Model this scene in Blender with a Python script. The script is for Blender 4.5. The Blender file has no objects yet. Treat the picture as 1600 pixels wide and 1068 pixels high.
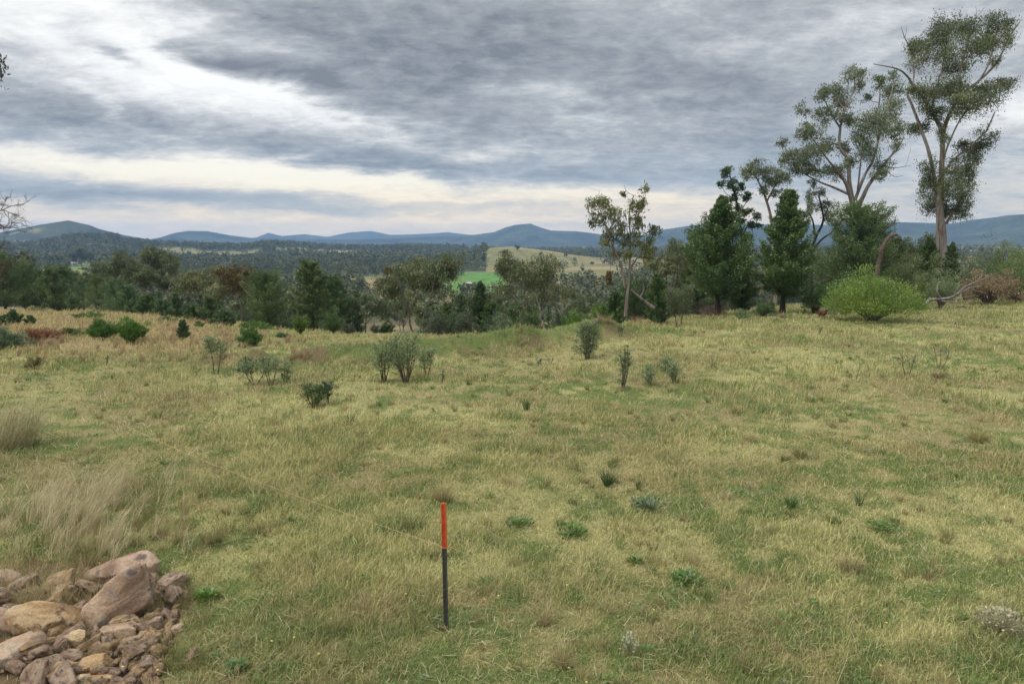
import bpy, bmesh, math, random
import numpy as np
from mathutils import Vector, Matrix, noise as mnoise

SC = bpy.context.scene
COL = SC.collection
R = math.radians
rng = np.random.default_rng(11)
random.seed(11)

# ------------------------------------------------------------------ camera
K = 1067.0                      # focal length in photo pixels (1600 wide)
PITCH = R(8.5)
CAM = np.array([0.0, 0.0, 3.6])
cd = bpy.data.cameras.new('camera'); cam = bpy.data.objects.new('camera', cd); COL.objects.link(cam)
cd.sensor_width = 36.0; cd.lens = 36.0 * K / 1600.0
cd.clip_start = 0.05; cd.clip_end = 60000
cam.location = CAM; cam.rotation_euler = (R(90) - PITCH, 0, 0)
SC.camera = cam

# ------------------------------------------------------------------ render / exposure
SC.view_settings.view_transform = 'Standard'; SC.view_settings.look = 'None'
SC.view_settings.exposure = 0.66; SC.view_settings.gamma = 1.0
SC.render.engine = 'CYCLES'
cy = SC.cycles
cy.max_bounces = 6; cy.diffuse_bounces = 3; cy.glossy_bounces = 2; cy.transmission_bounces = 4
cy.transparent_max_bounces = 8; cy.volume_bounces = 1
cy.use_denoising = True
try:
    cy.denoiser = 'OPENIMAGEDENOISE'; cy.denoising_input_passes = 'RGB_ALBEDO_NORMAL'; cy.denoising_prefilter = 'ACCURATE'
except Exception: pass
cy.sample_clamp_indirect = 4.0

# ------------------------------------------------------------------ sun (behind thin overcast)
SUN_EL, SUN_AZ = R(50), R(-112)          # azimuth measured from +Y towards +X
sd = bpy.data.lights.new('sun', 'SUN'); sd.energy = 1.5; sd.angle = R(22); sd.color = (1.0, 0.955, 0.88)
sun = bpy.data.objects.new('sun', sd); COL.objects.link(sun)
v = Vector((math.sin(SUN_AZ) * math.cos(SUN_EL), math.cos(SUN_AZ) * math.cos(SUN_EL), math.sin(SUN_EL)))
sun.rotation_euler = v.to_track_quat('Z', 'Y').to_euler(); sun.location = (0, 0, 80)

# ------------------------------------------------------------------ node helper
class NT:
    def __init__(self, tree):
        self.t = tree; self.n = tree.nodes; self.l = tree.links
    def new(self, typ, **kw):
        nd = self.n.new(typ)
        for k, val in kw.items(): setattr(nd, k, val)
        return nd
    def put(self, sock, val):
        if isinstance(val, bpy.types.NodeSocket): self.l.new(val, sock)
        else: sock.default_value = val
    def m(self, op, a, b=None, c=None, clamp=False):
        nd = self.new('ShaderNodeMath', operation=op); nd.use_clamp = clamp
        self.put(nd.inputs[0], a)
        if b is not None: self.put(nd.inputs[1], b)
        if c is not None: self.put(nd.inputs[2], c)
        return nd.outputs[0]
    def xyz(self, x, y, z):
        nd = self.new('ShaderNodeCombineXYZ')
        for i, q in enumerate((x, y, z)): self.put(nd.inputs[i], q)
        return nd.outputs[0]
    def noise(self, vec, scale, detail=4, rough=0.5, dist=0.0, color=False):
        nd = self.new('ShaderNodeTexNoise')
        self.put(nd.inputs['Vector'], vec); nd.inputs['Scale'].default_value = scale
        nd.inputs['Detail'].default_value = detail; nd.inputs['Roughness'].default_value = rough
        nd.inputs['Distortion'].default_value = dist
        return nd.outputs['Color' if color else 'Fac']
    def ramp(self, fac, stops, interp='LINEAR'):
        nd = self.new('ShaderNodeValToRGB'); cr = nd.color_ramp; cr.interpolation = interp
        while len(cr.elements) < len(stops): cr.elements.new(0.5)
        for e, (p, c) in zip(cr.elements, stops):
            e.position = p; e.color = (*c, 1)
        self.put(nd.inputs[0], fac); return nd.outputs[0]
    def mix(self, fac, a, b, blend='MIX'):
        nd = self.new('ShaderNodeMix', data_type='RGBA', blend_type=blend)
        self.put(nd.inputs[0], fac)
        for s, q in ((nd.inputs[6], a), (nd.inputs[7], b)):
            if isinstance(q, tuple) and len(q) == 3: q = (*q, 1)
            self.put(s, q)
        return nd.outputs[2]
    def sstep(self, x, a, b):
        nd = self.new('ShaderNodeMapRange', interpolation_type='SMOOTHSTEP')
        self.put(nd.inputs[0], x); nd.inputs[1].default_value = a; nd.inputs[2].default_value = b
        return nd.outputs[0]

# ------------------------------------------------------------------ world: overcast sky with broken layers
def px_dir(px, py):
    dx = (px - 800) / K; dy = (534 - py) / K
    return np.array([dx, math.cos(PITCH) + dy * math.sin(PITCH), -math.sin(PITCH) + dy * math.cos(PITCH)])
def px_azel(px, py):
    d = px_dir(px, py); return math.atan2(d[0], d[1]), math.atan2(d[2], math.hypot(d[0], d[1]))

W = bpy.data.worlds.new('World'); SC.world = W; W.use_nodes = True
t = NT(W.node_tree); t.n.clear()
tc = t.new('ShaderNodeTexCoord'); sep = t.new('ShaderNodeSeparateXYZ'); t.l.new(tc.outputs['Generated'], sep.inputs[0])
X, Y, Z = sep.outputs
AZ = t.m('ARCTAN2', X, Y)
EL = t.m('ARCSINE', Z)
zc = t.m('ADD', t.m('MAXIMUM', Z, 0.0), 0.20)
U = t.m('DIVIDE', X, zc); V = t.m('DIVIDE', Y, zc)
P = t.xyz(U, V, 0.0)
P2 = t.xyz(t.m('ADD', t.m('MULTIPLY', U, 0.72), t.m('MULTIPLY', V, 0.5)), t.m('SUBTRACT', t.m('MULTIPLY', V, 1.25), t.m('MULTIPLY', U, 0.35)), 3.1)
warp = t.noise(P, 0.55, 3, 0.5, color=True)
wv = t.new('ShaderNodeVectorMath', operation='MULTIPLY_ADD')
t.l.new(warp, wv.inputs[0]); wv.inputs[1].default_value = (0.7, 0.7, 0); t.l.new(P, wv.inputs[2])
n1 = t.noise(wv.outputs[0], 1.15, 9, 0.60)
n2 = t.noise(P2, 3.2, 7, 0.62, 0.5)
n3 = t.noise(P, 8.0, 6, 0.62, 0.4)
# low warp so the edges of the cloud masses are ragged
wA = t.m('MULTIPLY', t.m('SUBTRACT', n2, 0.5), 0.16)
wE = t.m('MULTIPLY', t.m('SUBTRACT', n1, 0.5), 0.07)
AZw = t.m('ADD', AZ, wA); ELw = t.m('ADD', EL, wE)
def blob(px, py, sx, sy, rot, amp):
    a0, e0 = px_azel(px, py); c, s = math.cos(R(rot)), math.sin(R(rot))
    da = t.m('SUBTRACT', AZw, a0); de = t.m('SUBTRACT', ELw, e0)
    p = t.m('ADD', t.m('MULTIPLY', da, c * K / sx), t.m('MULTIPLY', de, s * K / sx))
    q = t.m('ADD', t.m('MULTIPLY', da, -s * K / sy), t.m('MULTIPLY', de, c * K / sy))
    g = t.m('EXPONENT', t.m('MULTIPLY', t.m('ADD', t.m('MULTIPLY', p, p), t.m('MULTIPLY', q, q)), -1.0))
    return t.m('MULTIPLY', g, amp)
# (px, py, half widths, tilt in degrees counter-clockwise, amount: + dark cloud, - bright gap)
BLOBS = [
    (800, 60, 420, 95, -14, 0.30), (560, 60, 230, 60, -22, 0.26), (1150, 110, 300, 120, 0, 0.10),
    (720, 175, 300, 45, -14, 0.17), (650, 262, 150, 18, -10, 0.34), (400, 215, 330, 26, -9, 0.32),
    (90, 185, 190, 30, -4, 0.30), (860, 268, 120, 12, -4, 0.18), (1350, 270, 260, 40, 0, 0.14),
    (330, 98, 60, 15, -12, 0.55), (420, 112, 80, 17, -14, 0.50), (510, 128, 60, 16, -14, 0.34), (188, 82, 24, 9, -20, 0.55), (105, 48, 62, 18, -20, 0.36), (60, 82, 50, 14, -10, 0.22), (115, 22, 30, 10, 0, 0.25),
    (110, 300, 210, 15, -2, 0.30), (380, 317, 230, 11, -2, 0.24), (760, 318, 160, 6, 0, 0.10),
    (200, 90, 260, 66, -20, -0.46), (430, 150, 150, 16, -16, -0.28), (60, 20, 160, 40, -15, -0.16),
    (150, 250, 300, 24, -3, -0.40), (520, 285, 330, 20, -3, -0.36), (880, 300, 170, 12, -2, -0.22),
    (180, 172, 60, 9, -35, -0.24), (745, 245, 60, 14, 0, -0.26), (860, 150, 130, 14, -5, -0.20), (760, 165, 120, 12, -8, -0.14),
    (1130, 70, 60, 14, 0, -0.22), (1340, 30, 130, 22, 8, -0.16), (960, 190, 160, 14, 3, -0.14), (1560, 180, 70, 26, 10, -0.20),
    (1440, 255, 90, 26, 0, -0.10), (1100, 310, 260, 26, 0, -0.14), (1180, 215, 90, 14, 0, 0.10),
    (600, 350, 700, 17, 0, -0.16),
]
acc = 0.475
for b in BLOBS: acc = t.m('ADD', blob(*b), acc)
det = t.m('ADD', t.m('MULTIPLY', t.m('SUBTRACT', n1, 0.5), 0.62), t.m('MULTIPLY', t.m('SUBTRACT', n2, 0.5), 0.55))
n4 = t.noise(t.xyz(t.m('ADD', U, t.m('MULTIPLY', n1, 0.5)), t.m('MULTIPLY', V, 1.5), 7.7), 19.0, 5, 0.65, 0.3)
det = t.m('ADD', det, t.m('MULTIPLY', t.m('SUBTRACT', n3, 0.5), 0.52))
det = t.m('ADD', det, t.m('MULTIPLY', t.m('SUBTRACT', n4, 0.5), 0.34))
damp = t.sstep(EL, 0.0, 0.16)
det = t.m('MULTIPLY', det, t.m('ADD', 0.45, t.m('MULTIPLY', damp, 0.80)))
D = t.m('ADD', acc, det, clamp=True)
hi = t.ramp(D, [(0.0, (0.70, 0.695, 0.675)), (0.20, (0.60, 0.60, 0.59)), (0.40, (0.43, 0.437, 0.445)), (0.60, (0.298, 0.312, 0.324)),
                (0.82, (0.205, 0.217, 0.233)), (1.0, (0.140, 0.151, 0.168))])
lo = t.ramp(D, [(0.0, (0.80, 0.715, 0.52)), (0.20, (0.70, 0.63, 0.485)), (0.40, (0.48, 0.463, 0.42)), (0.60, (0.295, 0.325, 0.355)),
                (0.82, (0.215, 0.245, 0.283)), (1.0, (0.155, 0.18, 0.215))])
cloud = t.mix(t.sstep(EL, 0.03, 0.17), lo, hi)
warm = t.sstep(EL, 0.085, 0.0)         # pale cream brightening right down on the horizon
cloud = t.mix(warm, cloud, t.mix(1.0, cloud, (1.85, 1.48, 1.00), 'MULTIPLY'))
# brighter deck overhead, as under any overcast
up = t.m('ADD', 1.0, t.m('MULTIPLY', t.sstep(EL, R(20), R(55)), 1.7))
cloud = t.mix(1.0, cloud, t.xyz(up, up, up), 'MULTIPLY')
sky = t.new('ShaderNodeTexSky', sky_type='NISHITA'); sky.sun_disc = False
sky.sun_elevation = SUN_EL; sky.sun_rotation = SUN_AZ; sky.air_density = 1.0; sky.dust_density = 1.5
bg1 = t.new('ShaderNodeBackground'); t.l.new(sky.outputs[0], bg1.inputs[0]); bg1.inputs[1].default_value = 0.08
bg2 = t.new('ShaderNodeBackground'); t.l.new(cloud, bg2.inputs[0]); bg2.inputs[1].default_value = 1.0
mx = t.new('ShaderNodeMixShader'); mx.inputs[0].default_value = 0.96
t.l.new(bg1.outputs[0], mx.inputs[1]); t.l.new(bg2.outputs[0], mx.inputs[2])
out = t.new('ShaderNodeOutputWorld'); t.l.new(mx.outputs[0], out.inputs[0])
try: W.cycles.sampling_method = 'MANUAL'; W.cycles.sample_map_resolution = 512
except Exception: pass
# ------------------------------------------------------------------ numpy helpers
def vnoise(x, y, seed=0):
    xi = np.floor(x).astype(np.int64); yi = np.floor(y).astype(np.int64)
    fx = x - xi; fy = y - yi
    fx = fx * fx * fx * (fx * (fx * 6 - 15) + 10); fy = fy * fy * fy * (fy * (fy * 6 - 15) + 10)
    def h(i, j):
        n = (i * 374761393 + j * 668265263 + seed * 1442695041) & 0x7fffffff
        n = ((n ^ (n >> 13)) * 1274126177) & 0x7fffffff
        n = n ^ (n >> 16)
        return (n & 0xffff) / 65535.0
    a, b, c, d = h(xi, yi), h(xi + 1, yi), h(xi, yi + 1), h(xi + 1, yi + 1)
    return (a + (b - a) * fx) * (1 - fy) + (c + (d - c) * fx) * fy
def fbm(x, y, oct=4, seed=0, gain=0.5):
    s = 0; a = 1; tot = 0
    for o in range(oct):
        s = s + a * vnoise(x * 2 ** o + 17.3 * o, y * 2 ** o - 9.1 * o, seed + o); tot += a; a *= gain
    return s / tot
def sst(x, a, b):
    q = np.clip((x - a) / (b - a), 0, 1); return q * q * (3 - 2 * q)
def to_px(x, y, z):
    rx, ry, rz = x - CAM[0], y - CAM[1], z - CAM[2]
    f = ry * math.cos(PITCH) - rz * math.sin(PITCH); u = ry * math.sin(PITCH) + rz * math.cos(PITCH)
    f = np.maximum(f, 1e-3)
    return 800 + K * rx / f, 534 - K * u / f
def at_y(px, py, Yd):
    d = px_dir(px, py); return CAM + d * (Yd / d[1])

# ------------------------------------------------------------------ the lie of the land
QK = [-700, 0, 200, 330, 450, 540, 700, 860, 960, 1060, 1200, 1400, 1600, 2300]
CREST = [78, 72, 62, 48, 37, 29, 27, 28, 33, 38, 47, 53, 58, 64]
CZ = [-3.6, -3.3, -2.7, -1.9, -1.0, -0.15, 0, -0.05, -0.15, -0.55, -0.85, -1.05, -1.15, -1.3]
SLOPE = [.12, .11, .12, .14, .15, .15, .15, .15, .14, .13, .11, .09, .085, .085]
MK_MAIN = [(-600, 368), (-200, 366), (0, 367), (30, 362), (70, 356), (118, 351), (150, 357), (200, 368), (240, 374), (258, 371), (280, 365), (300, 362), (330, 362),
           (365, 368), (400, 372), (440, 373), (560, 374), (650, 371), (690, 369), (740, 367), (772, 363), (790, 356), (805, 352), (828, 350),
           (845, 356), (860, 360), (900, 361), (940, 367), (1000, 368), (1035, 359), (1080, 352), (1110, 355), (1150, 350), (1200, 352),
           (1280, 353), (1380, 350), (1440, 352), (1480, 353), (1505, 349), (1560, 345), (1600, 344), (1700, 345), (1900, 350), (2600, 360)]
MK_FAR = [(-600, 372), (380, 374), (405, 371), (424, 364), (445, 369), (480, 366), (515, 370), (545, 364), (582, 361), (612, 367), (650, 366), (700, 363),
          (745, 368), (900, 372), (2600, 372)]
MK_FOOT = [(-600, 372), (-100, 371), (60, 372), (115, 362), (130, 360), (155, 361), (180, 360), (200, 366), (232, 371), (270, 373), (330, 376), (385, 377), (430, 372),
           (470, 375), (520, 379), (600, 380), (640, 378), (700, 378), (740, 380), (800, 384), (1000, 386), (1300, 386), (1600, 384), (2600, 384)]
def zpx(py, d): return 3.6 - d * math.tan(1) * 0 - d * np.tan(PITCH + np.arctan((py - 534) / K))
def prof(tab, q):
    a = np.array(tab, float); return np.interp(q, a[:, 0], a[:, 1])
BANK = np.array([(448, 23.3), (500, 23.2), (560, 22.8), (640, 23.2), (720, 24.4), (800, 25.6), (870, 27.6), (930, 29.2), (985, 30.4), (1050, 31.2)])
BANK = np.stack([(BANK[:, 0] - 800) / K * BANK[:, 1] / 0.985, BANK[:, 1]], 1)
def bank_d(x, y):
    best = np.full(np.shape(x), 1e9); along = np.zeros(np.shape(x)); side = np.zeros(np.shape(x))
    for i in range(len(BANK) - 1):
        a, b = BANK[i], BANK[i + 1]; e = b - a; L = math.hypot(*e)
        tt = np.clip(((x - a[0]) * e[0] + (y - a[1]) * e[1]) / L ** 2, 0, 1)
        dx, dy = x - a[0] - tt * e[0], y - a[1] - tt * e[1]; d = np.hypot(dx, dy)
        m = d < best
        best = np.where(m, d, best); along = np.where(m, (i + tt) / (len(BANK) - 1), along)
        side = np.where(m, np.sign(dx * -e[1] + dy * e[0]), side)
    return best, along, side
MOUNDS = [(345, 22.6, 1.3, .28), (372, 22.3, .9, .22), (395, 23.0, .8, .22), (60, 28.5, 2.0, .3)]
def near_z(x, y):
    d = np.maximum(np.hypot(x, y), 0.01); yy = np.maximum(y, 0.35 * d)
    q = np.clip(800 + K * x / yy, -700, 2300)
    c = np.interp(q, QK, CREST); zc_ = np.interp(q, QK, CZ); s = np.interp(q, QK, SLOPE)
    z = zc_ * np.clip((yy - 7) / (c - 7), 0, 1.0) ** 1.25
    e = yy - c
    return z, e, s, q
def H(x, y):
    x = np.asarray(x, float); y = np.asarray(y, float)
    d = np.hypot(x, y)
    z, e, s, q = near_z(x, y)
    soft = np.where(e < -12, 0, 6 * np.log1p(np.exp(np.clip(e / 6, -30, 30))) )
    slope_z = z - s * soft
    # hummocks
    n = (fbm(x * 0.35, y * 0.35, 3, 5) - 0.5) * 0.22 + (fbm(x * 1.6, y * 1.6, 3, 8) - 0.5) * 0.085
    slope_z = slope_z + n * np.clip(1 - e / 200, 0.3, 1)
    bd, al, sd_ = bank_d(x, y)
    slope_z = slope_z + (.42 + .42 * al) * np.exp(-(bd / 0.80) ** 2) * np.clip(al / .08, 0, 1) * np.clip((1 - al) / .22, 0, 1) * (0.75 + 0.5 * vnoise(x * .5, y * .5, 9)) - 0.10 * np.exp(-((bd - 1.6) / 0.6) ** 2) * (sd_ < 0)
    for (pq, Yd, r, hh) in MOUNDS:
        cx = (pq - 800) / K * Yd
        slope_z = slope_z + hh * np.exp(-(((x - cx) / r) ** 2 + ((y - Yd) / (r * .6)) ** 2)) * (0.6 + 0.8 * vnoise(x * 2, y * 2, 4))
    # valley floor and the country beyond
    floor = np.interp(d, [0, 300, 700, 1200, 3000, 12000], [-44, -44, -44, -42, -48, -70]) + 6 * (fbm(x / 260, y / 260, 3, 21) - .5)
    k = 9.0
    zz = np.logaddexp(slope_z / k, floor / k) * k
    zz = np.where(d < 75, np.where(slope_z > -20, slope_z, zz), zz)
    bl = sst(d, 75, 160); zz = slope_z * (1 - bl) + zz * bl
    far = d > 250
    kn = np.exp(-(((q - 90) / 95) ** 2 + ((d - 345) / 70) ** 2) * 1.0)
    zz = zz + (-9.5 - zz) * np.clip(kn * 1.25, 0, 1) * sst(d, 190, 300)
    rid = fbm(x / 420, y / 420, 4, 31); rid2 = 1 - np.abs(2 * fbm(x / 900 + 3, y / 900, 4, 41) - 1)
    def ridge(tab, dc, w0, w1, rough, base):
        top = zpx(prof(tab, q), dc)
        rr = d - dc + (rid - .5) * w0 * 0.9
        g = np.where(rr < 0, np.exp(-(rr / w0) ** 2), np.exp(-(rr / w1) ** 2))
        return base + (top - base) * g * (1 - rough * (1 - rid2) * (1 - g))
    tan_top = np.interp(q, [640, 720, 765, 800, 850, 900, 960, 1040, 1150, 1300], [420, 405, 386, 385, 390, 398, 405, 408, 412, 430])
    MKF = None; th = zpx(tan_top, 950); rr = d - 950 + (rid - .5) * 120
    tan_hill = -44 + (th + 44) * np.exp(-(rr / np.where(rr < 0, 190, 130)) ** 2) * sst(q, 640, 780) * (1 - sst(q, 1050, 1300))
    foot = ridge([(a_, b_ + (10 if a_ > 230 else 12)) for a_, b_ in MK_FOOT], 1500, 420, 500, .5, -44)
    main_d = np.interp(q, [-700, 150, 230, 300, 900, 1000, 1600], [2700, 2700, 3900, 4500, 4500, 3900, 3600])
    main = ridge(MK_MAIN, main_d, 800, 700, 1.15, -52)
    farr = ridge(MK_FAR, 6300, 650, 500, .8, -60)
    zf = np.maximum(np.maximum(zz, tan_hill), np.maximum(foot, np.maximum(main, farr)))
    return np.where(far, zz + (zf - zz) * sst(d, 250, 420), zz)
def Hs(x, y): return float(H(np.array([x]), np.array([y]))[0])
def ground_at(px, py, lo=2.5, hi=120):
    """first point where the sight line through a photo pixel meets the ground"""
    d = px_dir(px, py); tt = np.geomspace(lo, hi, 2500) / d[1]
    p = CAM[None] + d[None] * tt[:, None]; g = H(p[:, 0], p[:, 1]) - p[:, 2]
    i = np.argmax(g > 0)
    if g[i] <= 0: i = len(tt) - 1
    return np.array([p[i, 0], p[i, 1], H(p[i:i + 1, 0], p[i:i + 1, 1])[0]])
def ground_y(px, Yd):
    x = (px - 800) / K * Yd / 0.99; return np.array([x, Yd, Hs(x, Yd)])

# ------------------------------------------------------------------ mesh + object helpers
def raw_mesh(name, verts, quads=None, tris=None, col=None, smooth=False):
    me = bpy.data.meshes.new(name)
    verts = np.ascontiguousarray(verts, np.float32); n = len(verts)
    me.vertices.add(n); me.vertices.foreach_set('co', verts.ravel())
    idx = []; tot = []
    if quads is not None and len(quads): idx.append(np.asarray(quads, np.int32).ravel()); tot.append(np.full(len(quads), 4, np.int32))
    if tris is not None and len(tris): idx.append(np.asarray(tris, np.int32).ravel()); tot.append(np.full(len(tris), 3, np.int32))
    idx = np.concatenate(idx); tot = np.concatenate(tot)
    me.loops.add(len(idx)); me.loops.foreach_set('vertex_index', idx)
    me.polygons.add(len(tot))
    st = np.zeros(len(tot), np.int32); st[1:] = np.cumsum(tot)[:-1]
    me.polygons.foreach_set('loop_start', st); me.polygons.foreach_set('loop_total', tot)
    me.polygons.foreach_set('use_smooth', np.full(len(tot), smooth, bool))
    if col is not None:
        a = me.color_attributes.new('tint', 'FLOAT_COLOR', 'POINT')
        c = np.ones((n, 4), np.float32); c[:, :3] = col; a.data.foreach_set('color', c.ravel())
    me.update(calc_edges=True)
    return me
def link(name, me, mat=None, parent=None):
    o = bpy.data.objects.new(name, me); COL.objects.link(o)
    if mat is not None and not me.materials: me.materials.append(mat)
    if parent is not None: o.parent = parent
    return o
def tag(o, label=None, cat=None, group=None, kind=None):
    if label: o['label'] = label
    if cat: o['category'] = cat
    if group: o['group'] = group
    if kind: o['kind'] = kind
    return o
def empty(name, loc, label, cat, group=None):
    o = bpy.data.objects.new(name, None); COL.objects.link(o); o.location = loc; o.empty_display_size = 0.3
    return tag(o, label, cat, group)

def material(name, build):
    m = bpy.data.materials.new(name); m.use_nodes = True
    nt = NT(m.node_tree); nt.n.clear(); o = nt.new('ShaderNodeOutputMaterial')
    build(nt, o); return m
def leafy(name, trans=0.28, gloss=0.04, var=0.25):
    def f(nt, o):
        at = nt.new('ShaderNodeAttribute', attribute_name='tint')
        c = at.outputs['Color']
        df = nt.new('ShaderNodeBsdfDiffuse'); nt.l.new(c, df.inputs[0])
        tr = nt.new('ShaderNodeBsdfTranslucent'); nt.l.new(c, tr.inputs[0])
        m1 = nt.new('ShaderNodeMixShader'); m1.inputs[0].default_value = trans
        nt.l.new(df.outputs[0], m1.inputs[1]); nt.l.new(tr.outputs[0], m1.inputs[2])
        gl = nt.new('ShaderNodeBsdfGlossy'); gl.inputs['Roughness'].default_value = 0.45; gl.inputs[0].default_value = (1, 1, 1, 1)
        m2 = nt.new('ShaderNodeMixShader'); m2.inputs[0].default_value = gloss
        nt.l.new(m1.outputs[0], m2.inputs[1]); nt.l.new(gl.outputs[0], m2.inputs[2])
        nt.l.new(m2.outputs[0], o.inputs[0])
    return material(name, f)
M_LEAF = leafy('leaf'); M_GRASS = leafy('grass_blade', 0.30, 0.02); M_FAR = leafy('far_foliage', 0.1, 0.0)

# ------------------------------------------------------------------ ground colours (real surface colours only)
def C3(*c): return np.array(c)
STRAW, TAN, OLIVE, GREEN, PINK = C3(.485, .45, .20), C3(.37, .315, .15), C3(.285, .30, .105), C3(.19, .24, .075), C3(.46, .34, .19)
SOILC = C3(.20, .125, .08)
ROCK_POLY = [(-80, 880), (60, 880), (130, 872), (215, 866), (245, 905), (300, 925), (298, 962), (268, 1000), (262, 1040), (240, 1130), (-300, 1130)]
def in_poly(px, py, poly):
    px = np.asarray(px, float); py = np.asarray(py, float)
    jx = 55 * (fbm(px / 26, py / 22, 3, 211) - .5); px = px + jx; py = py - 30 * (fbm(px / 20 + 9, py / 20, 3, 212) - .5)
    c = np.zeros(len(px), bool); j = len(poly) - 1
    for i in range(len(poly)):
        xi, yi = poly[i]; xj, yj = poly[j]
        c ^= ((yi > py) != (yj > py)) & (px < (xj - xi) * (py - yi) / (yj - yi + 1e-9) + xi); j = i
    return c
def near_cover(x, y):
    """patchiness of the sward: (green, straw, soil, pink long grass) 0..1"""
    n1 = fbm(x * .22, y * .22, 4, 61); n2 = fbm(x * .9 + 5, y * .9, 4, 71); n3 = fbm(x * 3.1, y * 3.1, 3, 81)
    g = np.clip((n1 - .5) * .7 + (n2 - .5) * .9 + (n3 - .5) * 2.0 + .445, 0, 1)
    px, py = to_px(x, y, H(x, y))
    g = np.clip(g + .28 * np.exp(-(((px - 1050) / 220) ** 2 + ((py - 640) / 40) ** 2)) + .35 * np.exp(-(((px - 90) / 130) ** 2 + ((py - 690) / 35) ** 2))
                + .1 * np.exp(-(((px - 1250) / 330) ** 2 + ((py - 900) / 110) ** 2)) - .3 * np.exp(-(((px - 900) / 200) ** 2 + ((py - 540) / 22) ** 2))
                - .25 * np.exp(-(((px - 600) / 250) ** 2 + ((py - 660) / 45) ** 2)), 0, 1)
    bd, al, sd_ = bank_d(x, y)
    onb = np.exp(-(bd / 1.0) ** 4) * (al > .02)
    soil = np.clip(onb * (sd_ < 0.5) * 2.2 * (sst(n2, .56, .64)), 0, 1) * np.where(px < 600, .75, .6 * (bd > .45))
    g = np.clip(g + onb * .7 * (1 - soil), 0, 1)
    for (pq, Yd, r, hh) in MOUNDS:
        cx = (pq - 800) / K * Yd
        soil = np.maximum(soil, np.exp(-(((x - cx) / r) ** 2 + ((y - Yd) / (r * .7)) ** 2) ** 2) * .8 * sst(n2 + n3 * .4, .62, .76))
    soil = np.maximum(soil, .85 * in_poly(px, py, ROCK_POLY))
    pink = sst(450 - px, 0, 160) * sst(574 - py, 0, 40) * sst(y, 18, 24) * (0.45 + .9 * n1)
    pink = np.maximum(pink, .9 * np.exp(-(((px - 985) / 75) ** 2 + ((py - 487) / 14) ** 2)))
    pink = np.clip(pink, 0, 1) * (1 - onb)
    g = g * (1 - .75 * pink)
    straw = np.clip((fbm(x * .5 + 31, y * .5, 4, 91) - .5) * 3 + .5, 0, 1)
    return g, straw, soil, pink, px, py
def cover_colour(g, straw, soil, pink, r1, r2):
    dry = TAN + (STRAW - TAN) * straw[:, None]
    dry = dry + (PINK - dry) * (pink * .75)[:, None]
    gr = OLIVE + (GREEN - OLIVE) * np.clip(g * 1.3 - .2, 0, 1)[:, None]
    pick = sst(g + (r1 - .5) * 1.3, .2, .85)[:, None]
    c = dry + (gr - dry) * pick
    c = c * (0.54 + .92 * r2)[:, None]
    return c + (SOILC - c) * soil[:, None]
def region_far(x, y, z):
    """what grows beyond the paddock: (forest density 0..1, green paddock 0..1)"""
    d = np.hypot(x, y); px, py = to_px(x, y, z)
    n = fbm(x / 160, y / 160, 4, 101); n2 = fbm(x / 55, y / 55, 3, 111)
    f = np.ones_like(d) * .95
    tanhill = sst(px, 690, 770) * (1 - sst(px, 1060, 1150)) * sst(d, 540, 640) * (1 - sst(d, 1000, 1120))
    ridge_edge = sst(py - (378 + .09 * (px - 760)), 0, 8)
    f = np.where(tanhill > .3, np.clip(.03 + .9 * sst(n2, .66, .75), 0, 1) * .5, f)
    wood = (px < 775 - (py - 385) * .15) & (d > 640)
    f = np.where((px > 680) & (px < 800) & (d < 375), f * .25, f); f = np.where((px > 860) & (px < 1000) & (d < 560), f * .55, f); f = np.where(wood & (tanhill > .3) & (px < 760), .9, f)
    clear = sst(n, .57, .66) * sst(d, 420, 500); f = f * (1 - .9 * clear)
    flats = np.exp(-(((px - 320) / 80) ** 2 + ((py - 436) / 7) ** 2)) + np.exp(-(((px - 590) / 26) ** 2 + ((py - 455) / 22) ** 2))
    f = f * (1 - np.clip(flats * 1.6, 0, .97))
    pad = (sst(px, 676, 692) * (1 - sst(px, 788, 804)) * sst(d, 360, 375) * (1 - sst(d, 610, 640))) * sst(n2, .18, .26)
    f = np.where(pad > .3, .0, f)
    right = sst(px, 1250, 1450) * (d > 230) * (d < 4200); f = f * (1 - right * .93) + right * .22 * sst(n, .5, .58)
    f = np.where(d > 2600, np.clip(.9 - .9 * sst(n, .52, .6) * (z < -30), 0, 1), f)
    lawn = np.exp(-(((px - 128) / 26) ** 2 + ((py - 425) / 16) ** 2))
    f = f * (1 - np.clip(lawn * 1.5, 0, 1)) * 1
    f = f * (1 - .97 * ((px > 45) & (px < 150) & (d > 240) & (d < 440)))
    return np.clip(f, 0, 1), np.clip(pad + (lawn > .4) * .55, 0, 1), px, py

# ------------------------------------------------------------------ terrain: one polar sheet in three rings
az_f = np.linspace(-44, 44, 1001); az = np.radians(np.concatenate([az_f, np.linspace(44, 316, 110)[1:-1]]))
def ring(name, radii, mat, colour, **kw):
    A, Rr = np.meshgrid(az, radii)
    x = Rr * np.sin(A); y = Rr * np.cos(A); z = H(x.ravel(), y.ravel())
    vts = np.stack([x.ravel(), y.ravel(), z], 1)
    na, nr = len(az), len(radii)
    i = np.arange(nr - 1)[:, None] * na; j = np.arange(na)[None]; jn = (j + 1) % na
    quads = np.stack([i + j, i + na + j, i + na + jn, i + jn], -1).reshape(-1, 4)[:, ::-1]
    tris = None
    if radii[0] < 1:
        vts = np.vstack([vts, [[0, 0, Hs(0, 0)]]]); c0 = len(vts) - 1
        jj = np.arange(na); tris = np.stack([jj, np.full(na, c0), (jj + 1) % na], 1)[:, ::-1]
    me = raw_mesh(name, vts, quads, tris, col=colour(vts), smooth=True)
    o = link(name, me, mat); tag(o, kind='structure', **kw); return o
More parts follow.
